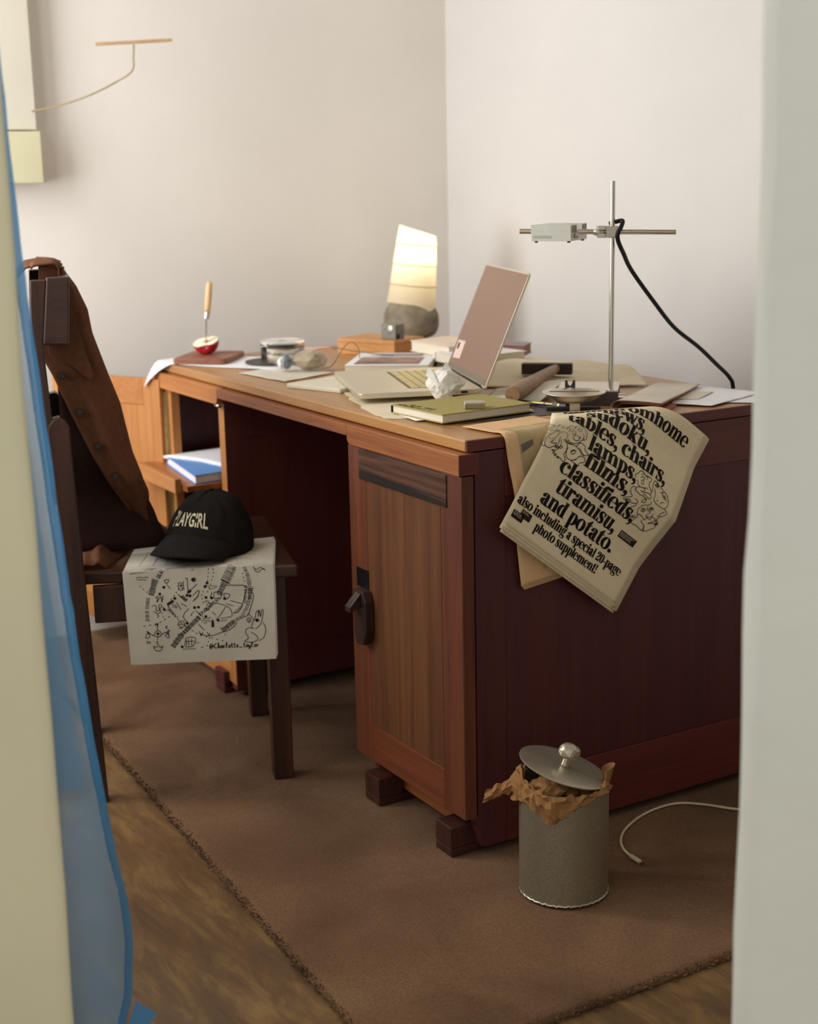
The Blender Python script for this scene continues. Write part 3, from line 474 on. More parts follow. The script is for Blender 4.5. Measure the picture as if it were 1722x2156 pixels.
# ---------------------------------------------------------------- print helpers
def ribbon(w, pts, nrm, wd):
    """flat printed line through 3D points"""
    P = [Vector(p) for p in pts]; vs = []
    for i, p in enumerate(P):
        t = P[min(i+1, len(P)-1)]-P[max(i-1, 0)]
        if t.length < 1e-7: t = Vector((1, 0, 0))
        s = t.normalized().cross(nrm(p, i) if callable(nrm) else nrm); s = s.normalized()*wd/2 if s.length > 1e-6 else Vector((wd/2, 0, 0)); vs += [p-s, p+s]
    w.add(vs, [(2*i, 2*i+1, 2*i+3, 2*i+2) for i in range(len(P)-1)])
def smooth2(pts, k=4):
    return [(p.x, p.y) for p in crv([Vector((a, b, 0)) for a, b in pts], k)]
def dashes(pts, on, off):
    out = []; cur = []; acc = 0; pen = True
    for (a, b) in zip(pts, pts[1:]):
        L = math.hypot(b[0]-a[0], b[1]-a[1]); n = max(1, int(L/(on/4)))
        for i in range(n):
            p = (lerp(a[0], b[0], i/n), lerp(a[1], b[1], i/n)); acc += L/n
            if pen: cur.append(p)
            if acc > (on if pen else off):
                if pen and len(cur) > 1: out.append(cur)
                cur = []; acc = 0; pen = not pen
    return out
mw = MB()
def m3(p): return mapf(p[0], .45+.55*p[1] if p[1] >= 0 else .45+.45*p[1]*1.4, .0009)
def mline(pts, wd): ribbon(mw, [m3(p) for p in pts], mo if pts[0][1] >= 0 else Vector((0, 0, 1)), wd)
S_ = lambda l: [(a/1000, b/1000) for a, b in l]
for l in MAPSOLID: mline(smooth2(S_(l)), .0014)
for l in MAPDASH:
    for d_ in dashes(S_(l), .022, .014): mline(d_, .0014)
rn = random.Random(5)
for a, b, wd in MAPHATCH:
    a, b, wd = (a[0]/1000, a[1]/1000), (b[0]/1000, b[1]/1000), wd/1000
    dx, dy = b[0]-a[0], b[1]-a[1]; L = math.hypot(dx, dy*.65); n = max(3, int(L/.0095)); px, py = -dy*.65/L*wd/2, dx/L*wd/2*1.5
    for i in range(n+1):
        t = i/n+rn.uniform(-.02, .02); c = (a[0]+dx*t, a[1]+dy*t); k = rn.uniform(.75, 1.1)
        mline([(c[0]-px*k, c[1]-py*k), (c[0]+rn.uniform(-.004, .004), c[1]+rn.uniform(-.004, .004)), (c[0]+px*k, c[1]+py*k)], .0013)
    if wd > .03:
        for q in (-.5, .1, .55): mline([(a[0]+px*q, a[1]+py*q), (b[0]+px*q, b[1]+py*q)], .0009)
for (x, y) in MAPDOT[0] if isinstance(MAPDOT[0], list) else MAPDOT:
    p = m3((x/1000, y/1000)); e1_ = Vector((.38, .92, 0)); mw.add([p+e1_*.0030*math.cos(i*PI/5)+Vector((0, 0, .0030*math.sin(i*PI/5))) for i in range(10)], [tuple(range(10))])
for (a, b) in MAPSCRIB:
    a, b = (a[0]/1000, a[1]/1000), (b[0]/1000, b[1]/1000); n = max(8, int(math.hypot(b[0]-a[0], b[1]-a[1])/.0045)); l = []
    for i in range(n+1):
        t = i/n; k = rn.uniform(.002, .011)*(1 if i % 2 else -1); l.append((lerp(a[0], b[0], t)+rn.uniform(-.002, .002), lerp(a[1], b[1], t)+k))
    mline(l, .0011)
p = [m3((x/1000, y/1000)) for x, y in BOTTLE[0]]; mw.add(p, [tuple(range(len(p)))])
# faint writing on the top part of the map sheet
for (v0, u0, u1, k) in ((.10, .70, .93, 1), (.17, .66, .90, 1), (.22, .63, .92, 1), (.27, .64, .88, 1), (.33, .62, .85, 1), (.42, .74, .80, 1), (.43, .86, .95, 1), (.40, .12, .2, 1)):
    n = int((u1-u0)/.008); l = [(lerp(u0, u1, i/n), v0+rn.uniform(-.010, .010)) for i in range(n+1)]
    ribbon(mw, [mapf(a, b, .0009) for a, b in l], Vector((0, 0, 1)), .0009)
for l in ([(.12, .12), (.09, .36), (.40, .36)], [(.20, .14), (.185, .36)], [(.28, .15), (.27, .36)], [(.36, .17), (.35, .36)], [(.13, .2), (.40, .2)], [(.62, .28), (.66, .40), (.74, .44)], [(.66, .35), (.72, .30), (.76, .36)], [(.40, .40), (.34, .447)], [(.44, .38), (.40, .447)], [(.56, .40), (.60, .447)]):
    ribbon(mw, [mapf(a, b, .0009) for a, b in l], Vector((0, 0, 1)), .0008)
# the handwritten signature: each letter a little pen path in a unit box
HW = {'@': [[(.75, .45), (.55, .7), (.3, .55), (.35, .2), (.6, .2), (.78, .7), (.8, .25), (1.0, .3), (1.05, .75), (.7, 1.1), (.2, 1.0), (0, .45), (.2, -.15), (.7, -.25)]],
 'C': [[(.85, 1.1), (.4, 1.2), (.05, .6), (.3, .02), (.9, .1)]], 'h': [[(0, .1), (.3, .9), (.28, 1.5), (.15, 1.2), (.12, 0), (.35, .65), (.5, .5), (.5, .05), (.75, .1)]],
 'a': [[(.6, .6), (.3, .7), (.08, .3), (.25, .02), (.55, .4), (.62, .65), (.6, .1), (.85, .1)]], 'r': [[(0, .3), (.12, .65), (.14, 0), (.16, .4), (.4, .7), (.6, .6)]],
 'l': [[(0, .1), (.35, .9), (.35, 1.5), (.18, 1.2), (.2, .15), (.45, .05)]], 'o': [[(.4, .68), (.1, .5), (.12, .1), (.4, .05), (.55, .4), (.4, .68), (.75, .55)]],
 't': [[(.25, 1.3), (.22, .2), (.4, .02), (.6, .15)], [(0, .85), (.6, .95)]], 'e': [[(.05, .3), (.5, .45), (.4, .7), (.12, .5), (.15, .08), (.6, .12)]],
 '_': [[(.1, .02), (1.0, .05)]], 'y': [[(0, .65), (.1, .2), (.4, .2), (.5, .65), (.42, -.3), (.1, -.5), (.2, -.1), (.7, .1)]]}
ADV = {'@': 1.35, 'C': 1.1, '_': 1.3}
tx = '@Charlotte_taylor'; tot = sum(ADV.get(c, .8) for c in tx); x = 0
for ch in tx:
    for st in HW[ch]:
        mline([(lerp(.545, .885, (x+a)/tot), .850+.010*(x/tot)-b*.038) for a, b in smooth2(st)], .0017)
    x += ADV.get(ch, .8)
mw.build('drawn_map', 'ink', mp_)
# ---------------------------------------------------------------- cap
MT['cap'] = cloth_mat('black_cotton', s2l(34, 30, 28)); MT['gold_thread'] = plain('ivory_thread', s2l(224, 214, 176), .6)
cc = Vector((-.672, -.192, .461)); fd = Vector((.62, -.785, 0)).normalized(); sd = Vector((-fd.y, fd.x, 0))
cap = thing('cap', 'black baseball cap with pale lettering on the chair seat', 'cap', tuple(cc))
def crown(a, v, off=0):
    r = (1-v**2.5)**.52; sq = 1+.05*math.cos(2*a); z = .122*v+.012*(math.cos(a) < 0)*0
    p = fd*((.097*math.cos(a)*sq)*r) + sd*(.087*math.sin(a)*r); n = (fd*math.cos(a)+sd*math.sin(a))*1.0+Vector((0, 0, v*1.2)); n.normalize()
    dent = -.004*max(0, fn3(a*1.3, v*2.5, 1))+.0025*fn3(a*4, v*4, 2); seam = -.0012*(abs(((a/(PI/3))+.5) % 1-.5) < .03)
    lean = fd*(-.012*v)
    return cc+p+lean+n*(dent+seam+off)+Vector((0, 0, z))
MB().grid(lambda u, v: tuple(crown(u*2*PI, v*.995)), 84, 26).build('crown', 'cap', cap, smooth=True)
def brim(u, t):
    a = lerp(-1.18, 1.18, u); p = cc+fd*(.093*math.cos(a)+.078*t*math.cos(a*.72)**.8)+sd*(.085*math.sin(a)*(1+.06*t-.10*t*t))
    s_ = 2*u-1; return tuple(p+Vector((0, 0, lerp(.050-.030*s_*s_, .003+.022*(1-s_*s_), t**.85))))
MB().grid(brim, 40, 12).build('brim', 'cap', cap, smooth=True, solid=.0035)
MB().lathe([(0, .004), (.005, .0035), (.0065, .0015), (.0068, -.002)][::-1], tuple(crown(0, .995)+Vector((0, 0, .001))), 14).build('top_button', 'cap', cap, smooth=True)
def text_mesh(s, **k):
    cu = bpy.data.curves.new('t', 'FONT'); cu.body = s; cu.size = 1; cu.offset = k.get('offset', 0); cu.resolution_u = 3
    ob = bpy.data.objects.new('t', cu); COL.objects.link(ob); dg = bpy.context.evaluated_depsgraph_get(); dg.update()
    me = bpy.data.meshes.new_from_object(ob.evaluated_get(dg)); vs = [(v.co.x, v.co.y) for v in me.vertices]; fs = [tuple(p.vertices) for p in me.polygons]
    bpy.data.objects.remove(ob, do_unlink=True); bpy.data.meshes.remove(me); return vs, fs
vs, fs = text_mesh('PLAYGIRL', offset=.018); x0, x1 = min(p[0] for p in vs), max(p[0] for p in vs); h = max(p[1] for p in vs)
def capt(p):
    t = (p[0]-x0)/(x1-x0); y = p[1]/h; a = lerp(-.58, .50, t); v = lerp(.55, .735, y)-.05*(1-y)*abs(2*t-1)**2
    return crown(a, v, .0014)
MB().add([capt(p) for p in vs], fs).build('lettering', 'gold_thread', cap)
# ================================================================ metal bin with lid
bc = Vector((.177, .072, 0)); rI = Vector((.511, .859, 0)); tI = Vector((.861, -.508, 0))
bn = thing('waste_bin', 'cylindrical brushed metal waste bin standing on the rug beside the desk', 'bin', tuple(bc))
MT['binmetal'] = plain('grainy_zinc', s2l(168, 160, 140), .44, .8, .5, .12, 260, .2, 500)
MB().lathe([(.0725, .004), (.0755, .004), (.0757, .20), (.0742, .2002), (.0740, .008), (0, .008)], bc, 64).build('body', 'binmetal', bn, smooth=True).modifiers.new('es', 'EDGE_SPLIT')
rp = [bc+rI*(.0757*math.cos(a))+tI*(.0757*math.sin(a))+Vector((0, 0, .0042+.0008*math.sin(a*37)+.0006*math.sin(a*61))) for a in [2*PI*i/120 for i in range(121)]]
MB().tube(rp, .0019, 8, smooth=False).build('bottom_weld', 'satin', bn, smooth=True)
lid_c = bc+Vector((0, 0, .2215)); lx = (rI*.0765+Vector((0, 0, -.0245))).normalized(); ln = lx.cross(tI.cross(rI).normalized().cross(lx)); ln = lx.cross(-tI).normalized()
if ln.z < 0: ln = -ln
MT['lidmetal'] = plain('worn_lid_metal', s2l(192, 182, 162), .42, .85, .5, .12, 18)
lid = thing('bin_lid', 'round metal lid with a lumpy knob tilted on top of the waste bin', 'lid', tuple(lid_c))
MB().lathe([(.0765, -.0022), (.0782, -.0012), (.0782, .0008), (.0768, .0015), (.02, .0017), (0, .0017)], lid_c, 64, ln).build('plate', 'lidmetal', lid, smooth=True).modifiers.new('es', 'EDGE_SPLIT')
MB().lathe([(.0078, 0), (.0068, .006), (.0062, .014), (.0075, .019)], lid_c+ln*.001, 16, ln).build('knob_stem', 'satin', lid, smooth=True)
kc = lid_c+ln*.029+rI*.001
MB().ico(lambda d: tuple(kc+(rI*d.x*.0185+tI*d.y*.0165+Vector((0, 0, 1))*d.z*.0118)*(1+.12*fn3(d.x*2, d.y*2, d.z*2)+.05*fn3(d.x*6, d.y*6, d.z*6))+Vector((0, 0, .0035*d.z*abs(d.z)))+rI*(-.004*d.z)), 3).build('knob', 'lidmetal', lid)
MT['brownpaper'] = plain('brown_wrapping_paper', s2l(150, 108, 66), .8, 0, .2, .10, 30)
bp_ = thing('brown_paper', 'crumpled brown wrapping paper sticking out of the waste bin', 'paper', tuple(bc+Vector((0, 0, .17))))
TAB = [(-12, .197, .205, .078, .055), (25, .197, .206, .0772, .058), (50, .196, .203, .0772, .058), (68, .190, .203, .0785, .06), (82, .180, .201, .0790, .062), (97, .166, .200, .0795, .064), (108, .150, .197, .080, .066), (118, .152, .204, .0805, .068), (128, .170, .206, .0795, .066), (142, .175, .208, .0795, .068), (158, .177, .212, .080, .070), (172, .168, .222, .083, .072), (184, .172, .228, .086, .071), (196, .180, .222, .084, .070), (210, .19, .21, .079, .066)]
def bpf(u, v):
    ph = lerp(20, 208, u); zl, zu, rl, ru = interp(TAB, ph); a = math.radians(ph); t = v
    if v < .55: k = v/.55; r_ = lerp(rl, max(.0785, rl-.001), k); z = lerp(zl, max(.2015, (zl+zu)/2), k)
    else: k = (v-.55)/.45; r_ = lerp(max(.0785, rl-.001), ru, k); z = lerp(max(.2015, (zl+zu)/2), zu-.004, k)
    cr = .010*fn3(u*14, v*5, 2)+.007*abs(fn3(u*30, v*8, 6)); r_ = max(r_+cr*(1 if v < .55 else .4), .0782 if z < .2012 else 0)
    p = bc+rI*(r_*math.cos(a))+tI*(r_*math.sin(a)); return (p.x, p.y, min(z+.012*fn3(u*20, v*6, 8)*(v > .2), .235))
MB().grid(bpf, 46, 9).build('crumpled_sheet', 'brownpaper', bp_, solid=.0006)
lo = [(.101, -.043, .156), (.112, -.028, .164), (.122, -.012, .172), (.132, .000, .176), (.140, .012, .171)]
up = [(.103, -.038, .175), (.110, -.022, .188), (.117, -.004, .194), (.124, .014, .208), (.132, .024, .226)]
def flap(u, v):
    x = u*4; i = min(int(x), 3); a = Vector(lo[i]).lerp(Vector(lo[i+1]), x-i); b = Vector(up[i]).lerp(Vector(up[i+1]), x-i)
    p = a.lerp(b, v)+tI*(.010*math.sin(v*PI)*(.4+u)+.007*fn3(u*6, v*4, 3))+Vector((0, 0, .004*fn3(u*9, v*3, 5))); return tuple(p)
MB().grid(flap, 18, 7).build('crumpled_sheet', 'brownpaper', bp_, solid=.0006)
def curl(u, v):
    a = lerp(-2.3, 2.2, u); p = bc+rI*(.068+.012*math.cos(a)*(.4+.6*v))+tI*(.018+.013*math.sin(a)*(.5+.5*v))+Vector((0, 0, lerp(.196, .228+.006*math.cos(a), v)))+rI*.003*v
    return tuple(p)
MB().grid(curl, 14, 6).build('crumpled_sheet', 'brownpaper', bp_, solid=.0006)
for k in range(3):
    c0 = bc+rI*(-.026+.028*k)+tI*(.026-.012*k)+Vector((0, 0, .196-.004*k))
    MB().ico(lambda d: tuple(c0+Vector((d.x*.034, d.y*.030, d.z*.020))*(1+.35*fn3(d.x*2+k, d.y*2, d.z*2)-.2*abs(fn3(d.x*5, d.y*5+k, d.z*5)))), 3).build('crumpled_wad', 'brownpaper', bp_)
# ================================================================ white cable on the rug
MT['cablew'] = plain('offwhite_cable', s2l(214, 200, 168), .5)
cab = thing('charging_cable', 'off-white charging cable curling across the rug to the right of the waste bin', 'cable', (.08, .3, .002))
cp = [(.18, .61), (.13, .56), (.098, .529), (.054, .497), (.021, .454), (.024, .381), (.053, .311), (.086, .27), (.119, .249), (.150, .241)]
MB().tube([(x, y, .0032) for x, y in cp], .0024, 8).build('lead', 'cablew', cab, smooth=True)
MB().tube([(.150, .241, .0034), (.178, .2395, .0038)], .0042, 10, smooth=False).build('plug', 'cablew', cab, smooth=True, bevel=.0008)
MB().obox((.178, .2365, .0026), (.011, -.0002, 0), (0, .0055, 0), (0, 0, .0022)).build('plug_tip', 'steel', cab)
# ================================================================ things on the desk
TZ = .7602
def tb(o, a, w, d, z0, z1):
    u, v = rot2(a); return MB().obox((o[0], o[1], z0), u*w, v*d, (0, 0, z1-z0))
def quad(A, B, C, D, zf=None, n=20):
    A, B, C, D = [Vector((*p, TZ+.001) if len(p) == 2 else p) for p in (A, B, C, D)]
    def f(u, v):
        p = A.lerp(B, u).lerp(D.lerp(C, u), v)
        if zf: p = p+Vector((0, 0, zf(u, v)))
        return tuple(p)
    return MB().grid(f, n, n)
def one(mb, name, m, label, cat, group=None, **k):
    c = sum((Vector(p) for p in mb.v), Vector())/len(mb.v); zl = min(p[2] for p in mb.v)
    return tag(mb.build(name, m, loc=(c.x, c.y, zl), **k), label, cat, group)
# --- flat papers lying on the wood
one(quad((-1.055, .060), (-.850, .078), (-.915, .235), (-1.10, .22), lambda u, v: .0012+.0015*fn3(u*4, v*4, 2)), 'sketch_paper', 'newsw', 'grey-smudged sheet under the crumpled plastic bag', 'paper', smooth=True, solid=.0003)
def droop(p):
    y = max(0, -p.y); z = TZ+.0022-.55*y-17*y*y
    if p.x < -1.43: z -= (-1.43-p.x)*.5
    return (p.x, p.y, z)
hA, hB, hC, hD = Vector((-1.392, -.046, 0)), Vector((-1.04, .150, 0)), Vector((-1.18, .35, 0)), Vector((-1.448, .125, 0))
def hang(u, v):
    p = hA.lerp(hB, u).lerp(hD.lerp(hC, u), v); p = p+Vector((0, -.012*math.sin(u*PI)*(1-v)*0, 0)); x = droop(p); return (x[0], x[1], x[2]+.0008*math.sin(u*9))
one(MB().grid(hang, 40, 30), 'white_paper', 'paper', 'white paper under the cutting board drooping over the front edge of the desk', 'paper', smooth=True, solid=.0005)
jag = [(-.642, .110), (-.600, .093), (-.560, .082), (-.545, .070), (-.5, .058), (-.470, .053), (-.44, .043), (-.428, .033), (-.395, .026), (-.36, .018), (-.33, .010), (-.312, .012), (-.285, .004), (-.264, .026), (-.25, .07), (-.30, .10), (-.36, .24), (-.60, .26)]
one(MB().prism([(x, y, TZ+.0002) for x, y in jag], (0, 0, .0008)), 'torn_paper', 'cream', 'torn cream paper sticking out from under the laptop and the olive book', 'paper')
one(quad((-.330, .045), (-.215, .030), (-.170, .262), (-.320, .30), lambda u, v: .0022), 'loose_sheet', 'paper', 'white sheet lying directly under the olive book', 'paper', solid=.0004, smooth=True)
one(MB().prism([(x, y, TZ) for x, y in ((-.148, .080), (-.132, .290), (-.085, .345), (-.13, .372), (-.225, .345), (-.26, .31), (-.285, .30), (-.20, .285))], (0, 0, .001)), 'dark_folder', 'charcoal', 'thin dark folder under the metal dish', 'folder')
one(quad((-.345, .262), (-.235, .310), (-.330, .455, TZ+.030), (-.470, .375), lambda u, v: .0012+.002*math.sin(u*3)*(1-v)), 'ink_sketch', 'newsw', 'small paper with an ink sketch and one lifted corner by the mallet handle', 'paper', smooth=True, solid=.0003)
KA, KB, KC, KD = (-.50, .365), (-.300, .640), (-.50, .742), (-.80, .62)
def kz(u, v): return .0018+.016*math.sin(min(1, v*1.05)*PI)*(.25+.75*u*0+.5*v)+.006*math.sin(u*PI*2+v*2)*v+(.010*(u > .9)*(u-.9)*10*v)+.0035*fn3(u*5, v*5, 4)+.019*v*v*min(1, (1-u)*3)+.012*max(0, .12-v)/.12*(.4+.6*math.sin(u*PI*1.5)**2)*0
k_ = one(quad(KA, KB, KC, KD, kz, 36), 'wrapping_sheet', 'cream', 'large rumpled cream sheet spread behind the mallet', 'paper', smooth=True, solid=.0022, off=1)
for z in range(3):
    pass
one(quad((-.10, .505), (-.018, .560), (-.085, .755), (-.235, .72), lambda u, v: .0032+.0012*fn3(u*3, v*3, 2)), 'white_sheet', 'paper', 'white sheet lying beyond the folded newspaper', 'paper', 'white sheets at the right end', smooth=True, solid=.0005)
one(quad((-.085, .575), (-.002, .655), (-.06, .75), (-.15, .70), lambda u, v: .0012), 'white_sheet', 'paper', 'lower white sheet at the far right end of the desk', 'paper', 'white sheets at the right end', smooth=True, solid=.0005)
one(MB().obox((-.125, .548, TZ+.0052), (.040, .034, 0), (-.055, .09, 0), (0, 0, .0012)), 'envelope', 'newsw', 'small pale envelope on the white sheet right of the folded newspaper', 'envelope')
one(MB().obox((-1.36, .37, TZ), (.03, .08, 0), (-.06, .02, 0), (0, 0, .003)), 'pink_slip', plain('pink_paper', s2l(232, 176, 160), .7), 'pink slip of paper between the glass jar and the wooden box', 'paper')
# --- cutting board with half an apple and a knife
u, v = Vector((.64, .768, 0)), Vector((-.768, .64, 0)); bo = Vector((-1.302, -.004, TZ+.003))
MT['board'] = wood('cutting_board_wood', s2l(112, 62, 42), s2l(160, 102, 72), 'Y', rough=.5)
pts = []
for (a, b, q) in ((0, 0, 0), (.135, 0, 1), (.135, .175, 2), (0, .175, 3)):
    for i in range(5):
        t = PI+q*PI/2+i*PI/8; ca = (.014 if a == 0 else a-.014, .014 if b == 0 else b-.014); pts.append(bo+u*(ca[0]+.014*math.cos(t))+v*(ca[1]+.014*math.sin(t)))
one(MB().prism(pts, (0, 0, .012)), 'cutting_board', 'board', 'small brown wooden board on the left end of the desk', 'board', bevel=.0015)
ac = Vector((-1.345, .104, .8062)); ax = (tI+Vector((0, 0, -.30))).normalized(); up_ = (Vector((0, 0, 1))+tI*.40-rI*.20).normalized(); up_ = (up_-ax*up_.dot(ax)).normalized(); sx = ax.cross(up_)
MT['apple_skin'] = plain('red_apple_skin', s2l(172, 26, 36), .25, 0, .5, .35, 16); MT['apple_flesh'] = plain('apple_flesh', s2l(246, 236, 206), .5, 0, .4, .05, 30); MT['core'] = plain('apple_core', s2l(196, 170, 110), .6)
def rho(psi): return .0325*(1-.42*math.exp(-(psi/.34)**2)-.34*math.exp(-((PI-psi)/.34)**2))
ap = thing('apple_half', 'half a red apple with its cut face up on the brown board', 'apple', tuple(ac-Vector((0, 0, .032))))
MB().grid(lambda a, b: tuple(ac+ax*(rho(a*PI)*math.cos(a*PI))+(sx*math.cos(PI+b*PI)+up_*math.sin(PI+b*PI))*(rho(a*PI)*math.sin(a*PI))), 40, 24).build('skin', 'apple_skin', ap, smooth=True)
MB().grid(lambda a, b: tuple(ac+ax*(rho(a*PI)*math.cos(a*PI))+sx*(rho(a*PI)*math.sin(a*PI)*lerp(-1, 1, b)*.985)+up_*.0003), 40, 14).build('cut_face', 'apple_flesh', ap, smooth=True)
MB().lathe([(0, 0), (.007, 0), (.008, .0006), (0, .0008)], ac+up_*.0004, 12, up_).build('core', 'core', ap)
b0, b1, b2, b3 = Vector((-1.3435, .104, .790)), Vector((-1.3415, .108, .8635)), Vector((-1.3425, .111, .877)), Vector((-1.3510, .1245, .952))
MT['handle_wood'] = wood('beech_handle', s2l(206, 160, 110), s2l(232, 196, 150), 'Z', rough=.45)
kn = thing('paring_knife', 'knife with a pale wooden handle stuck upright in the apple half', 'knife', tuple(b0))
w = MB(); sd_ = rI.normalized()
w.add([b0, b0+sd_*.0018, b1+sd_*.0018, b1-sd_*.0014, b0+tI*.010, b0+sd_*.0008+tI*.010, b1+sd_*.0008+tI*.012, b1-sd_*.0004+tI*.012], [(0, 1, 2, 3), (7, 6, 5, 4), (0, 4, 5, 1), (1, 5, 6, 2), (2, 6, 7, 3), (3, 7, 4, 0)]); w.build('blade', 'steel', kn)
MB().cyl(b1-(b2-b1)*.05, b2, .0072, 20).build('ferrule', 'steel', kn, smooth=True).modifiers.new('es', 'EDGE_SPLIT')
hd = (b3-b2); L = hd.length
MB().lathe([(.0066, 0), (.0078, L*.12), (.0086, L*.45), (.0084, L*.75), (.0076, L*.92), (.0055, L*.985), (0, L)], b2, 20, hd).build('handle', 'handle_wood', kn, smooth=True)
one(MB().obox((-1.375, .200, TZ+.0048), (.060, .060, 0), (-.010, .010, 0), (0, 0, .0012)), 'palette_knife', 'satin', 'grey metal blade lying between the cutting board and the glass jar', 'blade')
# --- round tray and glass jar
one(MB().lathe([(.074, 0), (.078, .002), (.078, .0045), (.074, .004), (0, .0035)], (-1.165, .212, TZ+.0032), 48), 'round_tray', 'charcoal', 'flat dark round tray under the glass jar', 'tray', smooth=True)
gm, nt, b = mat('clear_glass'); setb(b, (1, 1, 1), .02, 0, .5, 1.0); b.inputs['IOR'].default_value = 1.3; MT['glass'] = gm
MT['cream_fill'] = plain('cream_contents', s2l(240, 226, 200), .6, 0, .3, .05, 30); MT['layer'] = plain('dark_layer', s2l(120, 104, 84), .6)
jc = (-1.150, .220, TZ+.008)
jar = thing('glass_jar', 'low round glass jar with cream contents and a black label', 'jar', jc)
MB().lathe([(.0475, .0008), (.0475, .017), (.047, .0175)], jc, 40).build('contents', 'cream_fill', jar, smooth=True)
MB().lathe([(.0476, .0177), (.0476, .0195), (.047, .0196)], jc, 40).build('dark_layer', 'layer', jar, smooth=True)
MB().lathe([(.0475, .0198), (.0475, .030), (.047, .0305)], jc, 40).build('contents', 'cream_fill', jar, smooth=True)
MB().lathe([(.050, 0), (.0525, .002), (.0525, .036), (.0505, .036), (.0495, .034), (.0495, .0004), (0, .0004)], jc, 48).build('glass_wall', 'glass', jar, smooth=True)
MB().lathe([(.0545, .0362), (.0545, .047), (.051, .0505), (.044, .0515), (.041, .048), (.030, .0465), (0, .046), (0, .0405), (.038, .0405), (.048, .038), (.050, .0362)][::-1], jc, 48).build('lid', 'glass', jar, smooth=True)
lab = MB(); a0 = math.atan2(-.62, .33)
def labf(u, v): a = -2.33+u*.24; return (jc[0]+.0529*math.cos(a), jc[1]+.0529*math.sin(a), jc[2]+.004+.027*v)
lab.grid(labf, 6, 3).build('label', 'black', jar)
# --- crumpled plastic bag and wire
MT['bag'] = plain('beige_wrapped_contents', s2l(176, 156, 124), .55, 0, .4, .25, 35); MT['navy'] = plain('dark_blue_piece', s2l(30, 42, 74), .35)
pm, nt, b = mat('clear_crinkled_plastic'); setb(b, (.95, .97, 1), .12, 0, .6); tp = N(nt, 'ShaderNodeBsdfTransparent'); mxs = N(nt, 'ShaderNodeMixShader'); mxs.inputs[0].default_value = .90
nt.links.new(b.outputs[0], mxs.inputs[1]); nt.links.new(tp.outputs[0], mxs.inputs[2]); nt.links.new(mxs.outputs[0], nt.nodes['Material Output'].inputs[0]); MT['plastic'] = pm
bagc = Vector((-.982, .190, .7885)); bag = thing('plastic_bag', 'crumpled clear plastic bag of oddments left of the laptop', 'bag', (bagc.x, bagc.y, TZ+.001))
def blob(c, rx, ry, rz, k, seed): return lambda d: tuple(Vector(c)+rI*d.x*rx*(1+k*fn3(d.x*2.2+seed, d.y*2.2, d.z*2.2)-k*.5*abs(fn3(d.x*5, d.y*5+seed, d.z*5)))+tI*d.y*ry*(1+k*fn3(d.x*2+seed, d.y*2, d.z*2+3))+Vector((0, 0, 1))*d.z*rz*(1+k*fn3(d.x*3, d.y*3, d.z*3+seed)))
MB().ico(blob(bagc+rI*.016, .040, .028, .0245, .42, 1), 2).build('wrapped_contents', 'bag', bag)
MB().ico(blob(bagc-rI*.036-Vector((0, 0, .004)), .011, .014, .017, .4, 5), 2).build('blue_piece', 'navy', bag)
MB().ico(blob(bagc-rI*.050-Vector((0, 0, .006)), .010, .014, .014, .5, 7), 2).build('white_wrapping', 'paper', bag)
MB().ico(blob(bagc+Vector((0, 0, .0005)), .058, .034, .0262, .38, 9), 4).build('plastic_skin', 'plastic', bag)
wr = thing('thin_wire', 'thin grey wire looping up behind the plastic bag', 'wire', (-.98, .28, TZ+.002))
MT['greywire'] = plain('grey_wire', s2l(112, 108, 98), .4)
MB().tube([(-1.01, .200, .764), (-1.002, .24, .763), (-.991, .257, .764), (-.986, .271, .773), (-.983, .289, .8), (-.978, .305, .818), (-.971, .317, .819), (-.963, .325, .805), (-.958, .324, .783), (-.957, .317, .764)], .0011, 8).build('loop', 'greywire', wr, smooth=True)
MB().tube([(-1.075, .205, .770), (-1.06, .232, .795), (-1.027, .29, .804), (-1.003, .328, .797), (-.972, .374, .789), (-.930, .40, .7868)], .001, 8).build('strand', 'greywire', wr, smooth=True)
# --- pale case, laptop
MT['palecase'] = plain('offwhite_case', s2l(226, 220, 198), .45, 0, .4, .03)
one(tb((-.774, .044), .32, .158, .205, TZ, .7694), 'flat_case', 'palecase', 'flat off-white case half hidden under the front corner of the laptop', 'case', bevel=.002)
la = 4.362; lB = Vector((-.377, .2815, .7700)); lu = Vector((math.cos(la), math.sin(la), 0)); lv = Vector((math.sin(la), -math.cos(la), 0)); LZ = Vector((0, 0, 1)); LW, LD, LT = .356, .248, .0118
lt = thing('laptop', 'open silver laptop with a mauve-brown screen seen from the side', 'laptop', tuple(lB))
def lp(a, b, z=0): return lB+lu*a+lv*b+LZ*z
rp_ = []
for (a, b, q) in ((0, 0, 0), (LD, 0, 1), (LD, LW, 2), (0, LW, 3)):
    for i in range(5):
        t = PI+q*PI/2+i*PI/8; r = .010; rp_.append(lp((r if a == 0 else a-r)+r*math.cos(t), (r if b == 0 else b-r)+r*math.sin(t), .0012))
MB().prism(rp_, (0, 0, LT-.0012)).build('base', 'lap', lt, bevel=.0018)
for a in (.03, LD-.03):
    for b in (.03, LW-.03): MB().cyl(lp(a, b, 0), lp(a, b, .0014), .007, 12).build('foot', 'black', lt)
MT['keywell'] = plain('key_well', s2l(120, 102, 66), .6); MT['key'] = plain('sunlit_key', s2l(214, 196, 140), .5)  # keys share one even pale straw colour
kb = MB().obox(lp(.028, .045, LT+.0001), lu*.112, lv*(LW-.09), (0, 0, .0002)).build('keyboard', 'keywell', lt)
rows = [(14, .0145), (14, .0185), (14, .0185), (13, .0185), (12, .0185), (8, .0185)]; a = .0295
